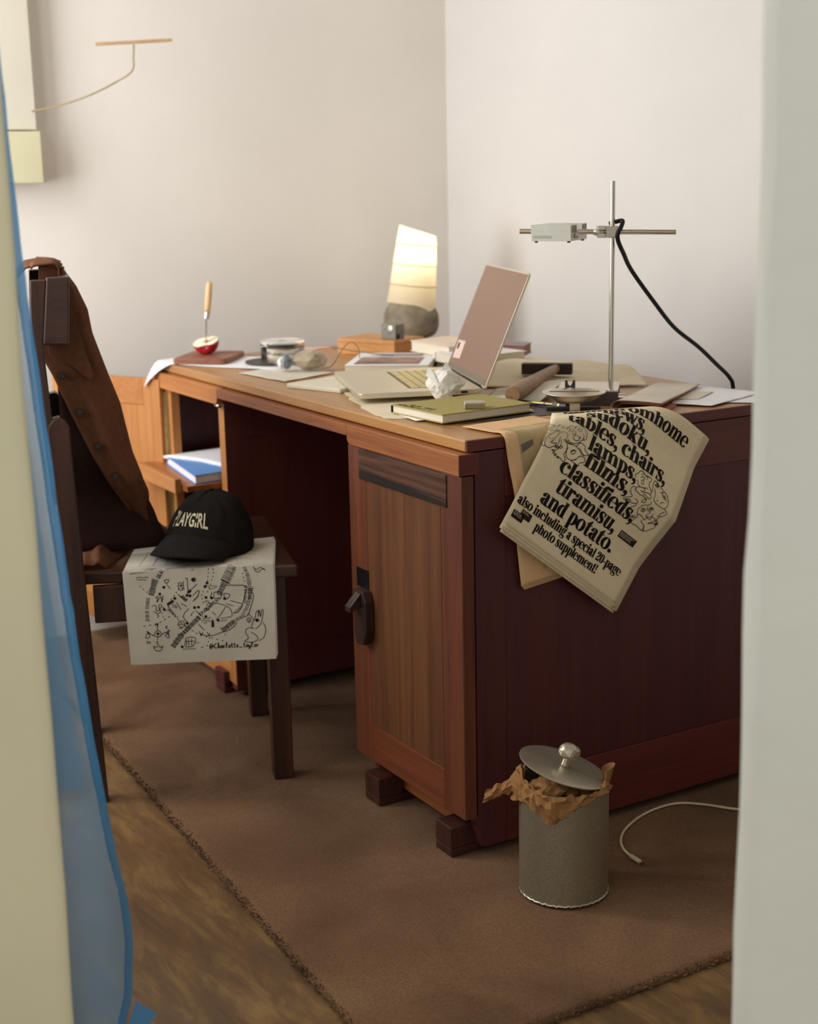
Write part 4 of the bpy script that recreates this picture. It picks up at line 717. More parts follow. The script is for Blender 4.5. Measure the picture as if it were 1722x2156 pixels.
for (n, hgt) in rows:
    for i in range(n):
        wd = (LW-.093)/n; k = MB().obox(lp(a, .0465+i*wd, LT+.0003), lu*(hgt-.0035), lv*(wd-.0025), (0, 0, .0009)).build('key', 'key', kb)
    a += hgt
MB().obox(lp(.146, LW/2-.075, LT), lu*.095, lv*.15, (0, 0, .0002)).build('trackpad', 'lap', lt)
MB().obox(lp(.030, -.0003, .004), lu*.0135, lv*.0008, LZ*.0042).build('side_port', 'black', lt)
MB().cyl(lp(.054, -.0003, .006), lp(.054, .0005, .006), .0016, 12).build('audio_jack', 'black', lt)
tt = math.radians(67.4); sl = (-lu*math.cos(tt)+LZ*math.sin(tt)); sn = (lu*math.sin(tt)+LZ*math.cos(tt))      # up the screen, out of the screen
h0 = lp(-.004, 0, LT-.001)
def sp_(x, y, o=0): return h0+lv*x+sl*y+sn*o
lidp = []
for (x, y, q) in ((0, 0, 0), (LW, 0, 1), (LW, .243, 2), (0, .243, 3)):
    r = .003 if y == 0 else .010
    for i in range(5):
        t = PI+q*PI/2+i*PI/8; lidp.append(sp_((r if x == 0 else x-r)+r*math.cos(t), (r if y == 0 else y-r)+r*math.sin(t), -.0045))
MB().prism(lidp, sn*.0045).build('lid', 'lap', lt, bevel=.001)
scm, nt, b = mat('mauve_screen'); setb(b, s2l(136, 102, 86), .3, 0, .5); MT['screen'] = scm  # dark screen's reflection of the wall is put into its base colour
MT['bezel'] = plain('grey_bezel', s2l(120, 108, 92), .5)
MB().obox(sp_(.0035, .0165, .0002), lv*(LW-.007), sl*.222, sn*.0004).build('screen', 'screen', lt)
MB().obox(sp_(.0035, .004, .0002), lv*(LW-.007), sl*.0123, sn*.0003).build('chin', 'bezel', lt)
MB().cyl(lp(-.003, .03, LT-.002), lp(-.003, LW-.03, LT-.002), .0042, 12).build('hinge', 'black', lt, smooth=True)
MT['sticker'] = plain('pale_pink_sticker', s2l(228, 200, 190), .5)
stk = MB().obox(sp_(LW-.085, .030, .0008), lv*.062-sl*.004, sl*.040+lv*.004, sn*.0003).build('sticker', 'sticker', lt, bevel=.0001)
w = MB(); c0 = sp_(LW-.036, .055, .00125); w.add([c0+lv*.0085*math.cos(i*PI/8)+sl*.0085*math.sin(i*PI/8) for i in range(16)], [tuple(range(16))]); w.build('sticker_dot', 'black', stk)
# --- crumpled receipt
cpc = Vector((-.370, .188, .7995)); ppl = []
rq = random.Random(11); PL = [(Vector((rq.uniform(-1, 1), rq.uniform(-1, 1), rq.uniform(-1, 1))).normalized(), rq.uniform(.62, .98)) for i in range(26)]
def crum(d):
    r = min([k/max(.05, d.dot(n)) for n, k in PL if d.dot(n) > .05]+[1.25]); r *= 1-.22*abs(fn3(d.x*2.6, d.y*2.6, d.z*2.6+2))
    p = cpc+rI*d.x*.043*r+tI*d.y*.030*r+LZ*d.z*.039*r; return (p.x, p.y, max(p.z, TZ+.0008))
MT['receipt'] = plain('receipt_paper', s2l(234, 230, 222), .7, 0, .3, .04)
cpo = thing('crumpled_receipt', 'crumpled white receipt between the laptop and the olive book', 'paper', (cpc.x, cpc.y, TZ+.001))
MB().ico(crum, 4).build('crumpled_ball', 'receipt', cpo)
pk = [cpc+rI*.004+LZ*.034, cpc+rI*.022+LZ*.016, cpc-rI*.010+LZ*.018]
MB().prism([pk[0]+tI*.012+LZ*.012, pk[1]+tI*.014, pk[2]+tI*.014], tI*-.0008).build('paper_peak', 'receipt', cpo)
MB().prism([cpc-rI*.036+LZ*.018+tI*.006, cpc-rI*.012+LZ*.004+tI*.024, cpc-rI*.022+LZ*.026+tI*.006, cpc-rI*.030+LZ*.034], tI*-.0008).build('paper_peak', 'receipt', cpo)
# --- olive book with a lighter on it
ba = 1.6394; bu, bv = rot2(ba); bO = Vector((-.1552, .0488, TZ+.0034))
bk = thing('olive_book', 'olive cloth-covered book with black lettering at the front of the desk', 'book', tuple(bO))
MT['pages'] = plain('book_pages', s2l(226, 216, 194), .8, 0, .2, .06, 300)
MB().obox(bO+bu*.003+bv*.003+LZ*.0018, bu*.199, bv*.157, (0, 0, .0128)).build('page_block', 'pages', bk)
MB().obox(bO, bu*.2055, bv*.1624, (0, 0, .0017)).build('cover', 'olive', bk, bevel=.0005)
MB().obox(bO+LZ*.0147, bu*.2055, bv*.1624, (0, 0, .0017)).build('cover', 'olive', bk, bevel=.0005)
MB().obox(bO+bv*.1612+LZ*.0014, bu*.2055, bv*.0022, (0, 0, .0136)).build('spine', 'black', bk, bevel=.0005)
ll = MB(); rq = random.Random(4)
for row, n in ((0, 17), (1, 13)):
    for i in range(n):
        if rq.random() < .12: continue
        p = bO+bu*(.006+.012*row)+bv*(.050+i*.0062)+LZ*.01655; hgt = rq.uniform(.007, .010)
        ll.obox(p, bu*hgt, bv*.0022, (0, 0, .0002)); 
        if rq.random() < .7: ll.obox(p+bu*rq.choice((0, hgt*.45, hgt-.0015)), bu*.0016, bv*.0052, (0, 0, .0002))
ll.build('cover_lettering', 'ink', bk)
lo_ = Vector((-.1795, .1115, bO.z+.0166)); lg = thing('lighter', 'small steel flip-top lighter lying on the olive book', 'lighter', tuple(lo_))
lr = Vector((.50, .866, 0)); lw_ = Vector((-.866, .50, 0))
MB().obox(lo_, lr*.0375, lw_*.034, (0, 0, .0118)).build('case', 'satin', lg, bevel=.0022, segs=3)
MB().obox(lo_+lr*.0381, lr*.0135, lw_*.034, (0, 0, .0118)).build('flip_lid', 'satin', lg, bevel=.0022, segs=3) if False else None
MB().obox(lo_+lr*.0012+LZ*.0015-lw_*.0004, lr*.035, lw_*.0006, (0, 0, .0088)).build('stamped_bottom', plain('worn_nickel', s2l(150, 138, 110), .45, .6), lg)
MB().cyl(lo_+lr*.0378+LZ*.0098+lw_*.003, lo_+lr*.0378+LZ*.0098+lw_*.031, .0017, 10).build('hinge', 'steel', lg, smooth=True)
# --- magazine, wooden box with grey cube
mu, mv = rot2(2.4849); mo_ = Vector((-.742, .378, TZ+.0006))
mg = thing('magazine_stack', 'white magazine with a brown photograph on its cover behind the laptop', 'magazine', tuple(mo_))
MB().obox(mo_, mu*.231, mv*.186, (0, 0, .0225)).build('page_block', 'pages', mg, bevel=.0008)
MB().obox(mo_+LZ*.0226-mu*.001-mv*.001, mu*.233, mv*.188, (0, 0, .0012)).build('cover', 'paper', mg)
MB().obox(mo_+LZ*.0239+mu*.018+mv*.022, mu*.130, mv*.148, (0, 0, .0002)).build('cover_photo', 'photo_ink', mg)
w = MB()
for i in range(9): w.obox(mo_+LZ*.0239+mu*(.162+.0065*i)+mv*.03, mu*.0022, mv*(.10+.04*((i*37) % 3)/3), (0, 0, .0002))
w.build('cover_text_lines', 'inkgrey', mg)
xu, xv = rot2(.4049); xo = Vector((-1.2499, .4215, TZ)); MT['box'] = wood('orange_box_wood', s2l(186, 126, 66), s2l(214, 158, 96), 'X', rough=.5)
bx = thing('wooden_box', 'low orange-brown wooden box under the small grey cube', 'box', tuple(xo))
MB().obox(xo, xu*.1794, xv*.125, (0, 0, .030)).build('body', 'box', bx, bevel=.0012)
MB().obox(xo+LZ*.0304, xu*.1794, xv*.125, (0, 0, .0096)).build('lid', 'box', bx, bevel=.0012)
co = Vector((-1.152, .494, TZ+.0402)); cu_, cv_ = Vector((.918, .396, 0)), Vector((-.396, .918, 0))
MT['grey_metal'] = plain('grey_cast_metal', s2l(130, 128, 118), .6, .2, .4, .12, 60)
gc = thing('grey_cube', 'small grey metal cube with a round hole standing on the wooden box', 'cube', tuple(co))
MB().obox(co, cu_*.044, cv_*.038, (0, 0, .037)).build('block', 'grey_metal', gc, bevel=.0015)
MB().lathe([(.0055, -.0004), (.0082, -.0008), (.0088, .0004), (.0070, .0006)][::-1], co+cu_*.028+LZ*.026-cv_*.0003, 20, -cv_).build('hole_ring', 'satin', gc, smooth=True)
MB().cyl(co+cu_*.028+LZ*.026-cv_*.0004, co+cu_*.028+LZ*.026+cv_*.0008, .0068, 20).build('hole', 'black', gc)
MB().cyl(co+cu_*.008+LZ*.028-cv_*.0012, co+cu_*.008+LZ*.028+cv_*.001, .0034, 14).build('screw', 'steel', gc)
MB().obox(co+cu_*.0441+cv_*.004+LZ*.001, cu_*.004, cv_*.008, (0, 0, .012)).build('side_catch', 'black', gc)
# --- stone lamp
sc0 = Vector((-1.412, .738, TZ+.0545)); MT['stone'] = plain('grey_brown_stone', s2l(138, 128, 110), .85, 0, .3, .3, 34, .5, 60)
lampo = thing('stone_lamp', 'lit table lamp with a leaning paper shade on a boulder base', 'lamp', (sc0.x, sc0.y, TZ))
def stone(d):
    z = d.z; k = 1+.05*fn3(d.x*1.7, d.y*1.7, d.z*1.7); sq = (1-abs(z)**3.2)**.33 if abs(z) < 1 else 0; hor = Vector((d.x, d.y, 0)); hor = hor.normalized() if hor.length > 1e-4 else hor
    rr_ = .0755*min(1, sq)*(1.0 if z < 0 else 1-.10*z) if abs(z) < .999 else 0
    lp_ = hor*rr_*k; return tuple(sc0+rI*(lp_.x*1.0)+tI*lp_.y*.86+LZ*(z*.0535)+LZ*(-.006*(lp_.x/.0755)*max(0, z)))
MB().ico(stone, 5).build('stone_base', 'stone', lampo, smooth=True)
sb = Vector((sc0.x, sc0.y, TZ+.0975)); st = sb+rI*.022+LZ*.205-tI*.004; sax = (st-sb).normalized(); sxx = (rI-sax*rI.dot(sax)).normalized(); syy = sax.cross(sxx); SL = (st-sb).length
MT['shade'] = translucent('waxed_paper_shade', s2l(250, 242, 220), s2l(255, 242, 210), .55); MT['shade_band'] = translucent('double_paper_band', s2l(196, 172, 130), s2l(190, 160, 100), .35)
def shade_r(t): return lerp(.0655, .0500, t)
cuts = [0, .235, .50, .76, 1.0]
for k in range(4):
    def shf(u, v, k=k):
        t = lerp(cuts[k], cuts[k+1]+(.012 if k < 3 else 0), v); a = u*2*PI; r_ = shade_r(t)+.0012*(v < .1)*0+.0008*k*0+.0012*(1-v)
        lift = (-.028*max(0, math.cos(a))**2 if k == 0 else 0)*(1-v)+.012*math.cos(a+.3)*(t-.5)*0
        topcut = -.022*(.5+.5*math.cos(a)) * (v if k == 3 else 0)
        return tuple(sb+sax*(t*SL+lift+topcut-.010*math.cos(a)*(1-abs(2*v-1))*0)+sxx*(r_*math.cos(a))+syy*(r_*math.sin(a)))
    MB().grid(shf, 56, 8).build('shade_ring', 'shade', lampo, smooth=True)
for k in range(1, 4):
    def bf(u, v, k=k):
        t = cuts[k]+.014*(v-.3); a = u*2*PI; r_ = shade_r(t)+.0018; return tuple(sb+sax*(t*SL)+sxx*(r_*math.cos(a))+syy*(r_*math.sin(a)))
    MB().grid(bf, 56, 2).build('shade_band', 'shade_band', lampo, smooth=True)
bm, nt, b = mat('glowing_bulb'); b.inputs['Base Color'].default_value = (1, .9, .7, 1); b.inputs['Emission Color'].default_value = (1, .92, .78, 1); b.inputs['Emission Strength'].default_value = 2.2; MT['bulb'] = bm
bc_ = sb+sax*(SL*.45); MB().lathe([(0, -.03), (.012, -.028), (.014, -.012), (.024, .012), (.02, .03), (0, .04)], bc_, 20, sax).build('bulb', 'bulb', lampo, smooth=True)
MB().cyl(Vector((sc0.x, sc0.y, TZ+.104)), bc_-sax*.028, .010, 14).build('bulb_holder', 'charcoal', lampo)
pl = bpy.data.lights.new('lamp_light', 'POINT'); pl.energy = .42; pl.color = (1, .93, .82); pl.shadow_soft_size = .03
po = bpy.data.objects.new('lamp_light', pl); COL.objects.link(po); po.parent = lampo; po.location = bc_+sax*.055-ORG[lampo.name]
# --- books behind the laptop
MT['redspine'] = plain('red_cover', s2l(176, 34, 40), .5); MT['blackcover'] = plain('black_cover', s2l(40, 34, 34), .5); MT['purple'] = plain('mauve_cover', s2l(150, 128, 140), .6); MT['cardbrown'] = plain('brown_card', s2l(160, 112, 78), .7); MT['palebook'] = plain('pale_pink_cover', s2l(232, 212, 190), .6); MT['tan'] = plain('tan_card', s2l(178, 150, 108), .7)
def book(name, label, o, u, v, h, cov, grp='books stacked behind the laptop', ct=.0016, pages='pages'):
    o, u, v = Vector(o), Vector(u), Vector(v); t = thing(name, label, 'book', tuple(o), grp); un, vn = u.normalized(), v.normalized(); w_ = Vector((0, 0, 1))
    MB().obox(o+un*.003+vn*.003+w_*ct, u-un*.006, v-vn*.003, w_*(h-2*ct)).build('page_block', pages, t)
    MB().obox(o, u, v, w_*ct).build('cover', cov, t); MB().obox(o+w_*(h-ct), u, v, w_*ct).build('cover', cov, t)
    MB().obox(o+v-vn*.0016+w_*ct, u, vn*.0016, w_*(h-2*ct)).build('spine', cov, t); return t
t = book('paperback', 'black paperback with pale spine lettering at the bottom of the stack behind the laptop', (-.720, .475, TZ+.001), (-.018, .160, 0), (-.125, -.014, 0), .016, 'blackcover')
w = MB()
for i in range(12): w.obox(Vector((-.7192, .482, TZ+.004))+Vector((-.018, .160, 0))*(i/12), Vector((-.0007, .0062, 0)), (.0005, 0, 0), (0, 0, .0085 if i % 3 else .005))
w.build('spine_lettering', 'paper', t)
book('paperback', 'paperback with a bright red end at the right of the book stack', (-.742, .640, TZ+.001), (-.004, .036, 0), (-.13, -.014, 0), .0145, 'redspine')
book('white_book', 'white book lying on the black paperback behind the laptop screen', (-.694, .465, TZ+.0178), (-.012, .155, 0), (-.14, -.012, 0), .023, 'paper')
book('mauve_book', 'mauve book with a brown edge at the back right of the stack', (-.792, .675, TZ+.0165), (-.05, .058, 0), (-.10, -.05, 0), .024, 'purple', pages='cardbrown')
one(MB().obox((-.742, .540, TZ+.0412), (-.006, .030, 0), (-.06, .0, 0), (0, 0, .014)), 'tan_card_box', 'tan', 'small tan card box on the white book', 'box', bevel=.001)
book('small_book', 'thin white book under the pale paperback left of the screen', (-.850, .462, TZ+.001), (.020, .055, 0), (-.10, .05, 0), .0245, 'paper')
t = book('pale_paperback', 'thick pale pink paperback left of the laptop screen', (-.985, .478, TZ+.0262), (.182, -.006, 0), (-.02, .125, 0), .026, 'palebook')
# --- mallet
hm = thing('mallet', 'wooden-handled mallet with a dark iron head lying on the cream sheet', 'mallet', (-.48, .53, .778))
m0, m1 = Vector((-.532, .486, .777)), Vector((-.460, .566, .777)); md = (m1-m0).normalized(); mp2 = Vector((-md.y, md.x, 0))
MT['iron'] = plain('dark_iron', s2l(58, 44, 38), .5, .3, .4, .25, 40, .15)
MB().obox(m0-mp2*.012, m1-m0, mp2*.024, (0, 0, .0235)).build('head', 'iron', hm, bevel=.002)
g0, g1 = Vector((-.262, .274, .7835)), Vector((-.480, .540, .7905)); MT['haft'] = wood('worn_ash_handle', s2l(122, 90, 60), s2l(168, 132, 92), 'Y', rough=.5)
hl = (g1-g0).length; MB().lathe([(0, 0), (.0145, 0), (.0158, .002), (.0158, .03), (.0150, .10), (.0132, .20), (.0105, hl-.03), (.0088, hl-.008), (0, hl)], g0, 24, g1-g0).build('handle', 'haft', hm, smooth=True).modifiers.new('es', 'EDGE_SPLIT')
hn = (g0-g1).normalized(); MB().obox(g0+hn*.0002+rI*-.011+LZ*-.005, rI*.009, hn*.0008, (0, 0, .0025)).build('wedge', 'steel', hm)
# --- pencil and scale ruler
pn = thing('pencil', 'black pencil with gold lettering lying in front of the mallet handle', 'pencil', (-.23, .315, TZ+.006))
q0, q1 = Vector((-.295, .290, TZ+.0062)), Vector((-.170, .334, TZ+.0062)); MB().cyl(q0, q1, .0037, 6).build('barrel', 'blackgloss', pn)
MT['gold'] = plain('gold_foil', s2l(214, 184, 92), .35, .7); q = q0.lerp(q1, .86); MB().cyl(q, q0.lerp(q1, .885), .0039, 6).build('gold_band', 'gold', pn)
w = MB(); rq = random.Random(2); qd = (q1-q0).normalized(); nf = Vector((qd.y, -qd.x, .55)).normalized(); upv = nf.cross(qd)
for i in range(26):
    if i in (17, 18): continue
    w.obox(q0+qd*(.045+.0022*i)+nf*.0036-upv*.0009, qd*.0014, upv*rq.uniform(.0012, .0022), nf*.0003)
w.build('gold_lettering', 'gold', pn)
one(MB().prism([(-.188, .300, TZ+.0016), (-.176, .292, TZ+.0016), (-.165, .306, TZ+.0016), (-.115, .372, TZ+.0016), (-.123, .378, TZ+.0016)], (0, 0, .006)), 'scale_ruler', 'charcoal', 'dark grey ruler lying under the metal dish', 'ruler', bevel=.001)
# --- metal dish with incense stick
dc = Vector((-.121, .314, TZ+.0112)); ds = thing('incense_dish', 'shallow steel dish with a notched bracket in front of the lab stand', 'dish', (dc.x, dc.y, TZ+.0012))
MB().lathe([(0, .010), (.022, .010), (.034, .013), (.046, .020), (.055, .0275), (.0585, .0285), (.0590, .0295), (.054, .0292), (.045, .0222), (.033, .0155), (.021, .0122), (0, .012)], dc, 56).build('bowl', 'satin', ds, smooth=True)
MB().obox(dc-rI*.0095+tI*.020+LZ*-.0098, rI*.019, -tI*.004, (0, 0, .0235)).build('bracket_foot', 'satin', ds, bevel=.0004)
nf0 = dc-rI*.0095-tI*.0600+LZ*-.0098
MB().prism([nf0+rI*x+LZ*z for x, z in ((0, 0), (.019, 0), (.019, .052), (.0150, .052), (.0128, .0445), (.0095, .041), (.0062, .0445), (.004, .052), (0, .052))], tI*-.004).build('notched_bracket', 'charcoal', ds)
one(MB().tube([dc-rI*.046+tI*.012+LZ*.0325, dc+rI*.046+tI*.006+LZ*.0300], .0010, 8, smooth=False), 'incense_stick', 'haft', 'thin brown incense stick lying across the steel dish', 'incense')
# --- lab stand with clamp
so = Vector((-.216, .3454, TZ)); su, sv = rot2(.8614); stn = thing('lab_stand', 'steel rod stand with a cross bar and boss clamp on a square base', 'stand', tuple(so))
MB().obox(so, su*.1155, sv*.1189, (0, 0, .0265)).build('base', 'charcoal', stn, bevel=.0008)
MB().obox(so+LZ*.0267, su*.1155, sv*.1189, (0, 0, .0035)).build('base_plate', 'satin', stn, bevel=.0006)
rb = Vector((-.1555, .4275, TZ+.030)); MB().cyl(rb, (rb.x, rb.y, 1.1785), .0049, 24).build('rod', 'steel', stn, smooth=True).modifiers.new('es', 'EDGE_SPLIT')
MB().cyl(so+su*.116+sv*.018+LZ*.015, so+su*.129+sv*.018+LZ*.015, .0066, 20).build('thumb_screw', 'steel', stn, smooth=True).modifiers.new('es', 'EDGE_SPLIT')
c0, c1 = Vector((-.252, .284, 1.0905)), Vector((-.1005, .531, 1.0835)); cdir = (c1-c0).normalized(); off = Vector((0, 0, 0))
perp = Vector((cdir.y, -cdir.x, 0)).normalized(); off = perp*.011
MB().cyl(c0+off, c1+off, .0047, 24).build('cross_bar', 'steel', stn, smooth=True).modifiers.new('es', 'EDGE_SPLIT')
kq = Vector((rb.x, rb.y, 1.0865)); MT['zinc'] = plain('bright_zinc', s2l(220, 216, 204), .35, .9)
MB().obox(kq-cdir*.014-perp*.008+LZ*-.0105, cdir*.026, perp*.026, (0, 0, .021)).build('boss_clamp', 'satin', stn, bevel=.001)
MB().obox(kq-cdir*.029-perp*.006+LZ*-.0110, cdir*.0148, perp*.024, (0, 0, .008)).build('clamp_jaw', 'zinc', stn, bevel=.001)
MB().obox(kq-cdir*.029-perp*.006+LZ*.0030, cdir*.0148, perp*.024, (0, 0, .008)).build('clamp_jaw', 'zinc', stn, bevel=.001)
MB().cyl(kq-cdir*.036+perp*.012+LZ*-.001, kq-cdir*.018+perp*.012+LZ*-.001, .0058, 16).build('clamp_screw', 'zinc', stn, smooth=True)
# --- power supply box on the bar
th = .42
away = -tI; fu = (-rI*math.cos(th)+away*math.sin(th)).normalized(); fv = (rI*math.sin(th)+away*math.cos(th)).normalized()
Nn = Vector((-.157, .333, 1.0725)); FW, FDp, FH = .0770, .098, .0295
ps = thing('power_supply', 'small grey finned metal box mounted on the cross bar of the lab stand', 'device', tuple(Nn))
MT['psu'] = plain('grey_anodised', s2l(208, 207, 196), .45, .2, .4, .03)
MB().obox(Nn, fu*FW, fv*FDp, (0, 0, FH*.62)).build('case', 'psu', ps, bevel=.0006)
MB().obox(Nn+fu*.0006+LZ*FH*.62, fu*(FW-.0006), fv*.003, (0, 0, FH*.38)).build('front_plate', 'psu', ps)
for i in list(range(5))+list(range(9, 14)):
    MB().obox(Nn+fv*(.0055+.0068*i)+LZ*(FH*.62), fu*FW, fv*.0030, (0, 0, FH*.38)).build('cooling_fin', 'psu', ps)
MB().cyl(Nn-fu*.007+fv*.022+LZ*.009, Nn+fu*.0004+fv*.022+LZ*.009, .0042, 16).build('knob', 'satin', ps, smooth=True)
for a, b in ((.006, .006), (FW-.008, .006), (.006, FDp-.008), (FW-.008, FDp-.008)): MB().cyl(Nn+fu*a+fv*b+LZ*-.003, Nn+fu*a+fv*b, .0032, 12).build('foot', 'charcoal', ps)
for i in list(range(4))+list(range(9, 13)):
    MB().obox(Nn+fv*(.0088+.0068*i)-fu*.0003+LZ*FH*.50, fu*.0006, fv*.0030, (0, 0, FH*.44)).build('vent_slot', 'charcoal', ps)
w = MB()
for row in range(2):
    for i in range(14): w.obox(Nn+fu*(FW-.004-.0026*i)-fv*.0003+LZ*(.0055+.0028*row), -fu*.0017, -fv*.0001, (0, 0, .0009))
w.build('small_print', 'inkgrey', ps)
# --- black cable from the clamp to behind the desk
bcb = thing('power_cable', 'black cable looped over the clamp and dropping behind the desk', 'cable', (-.15, .43, 1.06))
pts = [(-.166, .428, 1.1005), (-.160, .438, 1.1035), (-.150, .443, 1.106), (-.1410, .440, 1.1045), (-.1350, .432, 1.0960), (-.1345, .424, 1.084), (-.139, .428, 1.070), (-.156, .455, 1.045), (-.1863, .50, 1.0096), (-.1863, .56, .9428), (-.1987, .62, .8917), (-.1954, .68, .8499), (-.1835, .72, .8117), (-.1863, .757, .7827), (-.19, .772, .756), (-.19, .78, .66), (-.18, .80, .50)]
MB().tube(pts, .0042, 10).build('lead', 'black', bcb, smooth=True)
# --- folded newspaper at the right
na = .6566; nu_, nv_ = rot2(na); no = Vector((-.0887, .3767, TZ)); fn_ = thing('folded_newspaper', 'newspaper folded into a narrow strip to the right of the lab stand', 'newspaper', tuple(no))
MT['salmon_in'] = plain('rust_inner_page', s2l(176, 104, 72), .85)
def fold_layer(path, m, name, top=False):
    def f(u, v):
        x = v*(len(path)-1); i = min(int(x), len(path)-2); a, z = [lerp(p, q, x-i) for p, q in zip(path[i], path[i+1])]
        sk = 1-.0*u; d = u*.337+.02*a/.095*(-1 if u < .02 else 1)*0; zz = .001+(z-.001)*(1-.55*u)+.0015*math.sin(u*5+a*20)*(a > .02)*u
        return tuple(no+nu_*(a+.006*u)+nv_*d+LZ*max(.0006, zz))
    return MB().grid(f, 16, (len(path)-1)*2).build(name, m, fn_, smooth=True, solid=.0007)
cv1 = [(p.x, p.y) for p in crv([Vector(p+(0,)) for p in ((.094, .0205), (.07, .0225), (.035, .0235), (.012, .0225), (.001, .017), (-.002, .011), (.004, .0045), (.022, .0022), (.06, .0018), (.097, .0018))], 2)]
fold_layer(cv1, 'newsw', 'outer_sheet'); cv2 = [(a*.96+.0035, .0028+(z-.0022)*.84) for a, z in cv1]; fold_layer(cv2, 'salmon_in', 'inner_sheet'); cv3 = [(a*.9+.008, .0045+(z-.0022)*.62) for a, z in cv1]; fold_layer(cv3, 'salmon_in', 'inner_sheet')
w = MB(); rq = random.Random(8)
for i in range(5):
    u0, v0 = rq.uniform(.1, .6), rq.uniform(.05, .6)
    w.obox(no+nu_*(.012+.07*v0)+nv_*(u0*.337)+LZ*(.0006+.0235*(1-.55*u0)+.0006), nu_*.02, nv_*.06, LZ*.0001)
# --- books on the pull-out tray
t0 = Vector((-1.352, -.012, .5145)); tu = Vector((.949, -.10, 0)).normalized()
book('blue_book', 'blue hardback lying on the pull-out tray of the desk', (-1.055, -.062, .5146), (-.030, .30, 0), (-.275, .04, 0), .021, 'blue', 'books on the pull-out tray', .002, 'paper')
one(MB().grid(lambda u, v: (lerp(-1.330, -1.058, u)-.015*v, lerp(-.030+.075*u, .29, v)+.005*u, .5368+.007*math.sin(u*PI)+.004*v+.0015*fn3(u*4, v*4, 1)), 16, 16), 'white_magazine', 'paper', 'white magazine lying on the blue book in the desk tray', 'magazine', smooth=True, solid=.007, off=-1)
# ================================================================ newspapers hanging over the desk end
GT, GH = .27, .06      # stem and hairline, in x-heights
def _arc(cx, cy, rx, ry, ix, iy, a0, a1, n=18, sh=0):
    o = []; 
    for i in range(n):
        q = []
        for k in (i, i+1):
            a = math.radians(lerp(a0, a1, k/n)); q.append(((cx+rx*math.cos(a), cy+ry*math.sin(a)), (cx+sh+ix*math.cos(a), cy+iy*math.sin(a))))
        o.append([q[0][0], q[1][0], q[1][1], q[0][1]])
    return o
def _rect(x0, y0, x1, y1):
    n = max(1, int((y1-y0)/.34)); return [[(x0, lerp(y0, y1, i/n)), (x1, lerp(y0, y1, i/n)), (x1, lerp(y0, y1, (i+1)/n)), (x0, lerp(y0, y1, (i+1)/n))] for i in range(n)]
def _disc(cx, cy, r): return [[(cx+r*math.cos(i*PI/7), cy+r*math.sin(i*PI/7)) for i in range(14)]]
def _stroke(pts, k=4):
    p = crv([Vector(q) for q in pts], k); o = []; L = []
    for i, a in enumerate(p):
        t = p[min(i+1, len(p)-1)]-p[max(i-1, 0)]; t.z = 0; t.normalize(); n = Vector((-t.y, t.x, 0))*a.z/2; L.append(((a.x+n.x, a.y+n.y), (a.x-n.x, a.y-n.y)))
    return [[L[i][0], L[i+1][0], L[i+1][1], L[i][1]] for i in range(len(L)-1)]
def _ser(x0, x1, y): return [[(x0-.11, y), (x1+.11, y), (x1+.11, y+GH), (x0-.11, y+GH)]] if y < .5 else [[(x0-.11, y-GH), (x1, y-GH), (x1, y), (x0-.11, y)]]
def _stem(x, y0, y1, top=True, bot=True):
    o = _rect(x, y0, x+GT, y1)
    if bot: o += [[(x-.11, y0), (x+GT+.11, y0), (x+GT+.11, y0+GH), (x-.11, y0+GH)]]
    if top: o += [[(x-.13, y1-GH), (x+.02, y1-GH), (x+.02, y1), (x-.13, y1)]]
    return o
def _arch(x): return _stroke([(x+.24, .70, .05), (x+.34, .90, .06), (x+.47, .975, .09), (x+.60, .93, .17), (x+.685, .78, .25), (x+.70, .58, .27)])
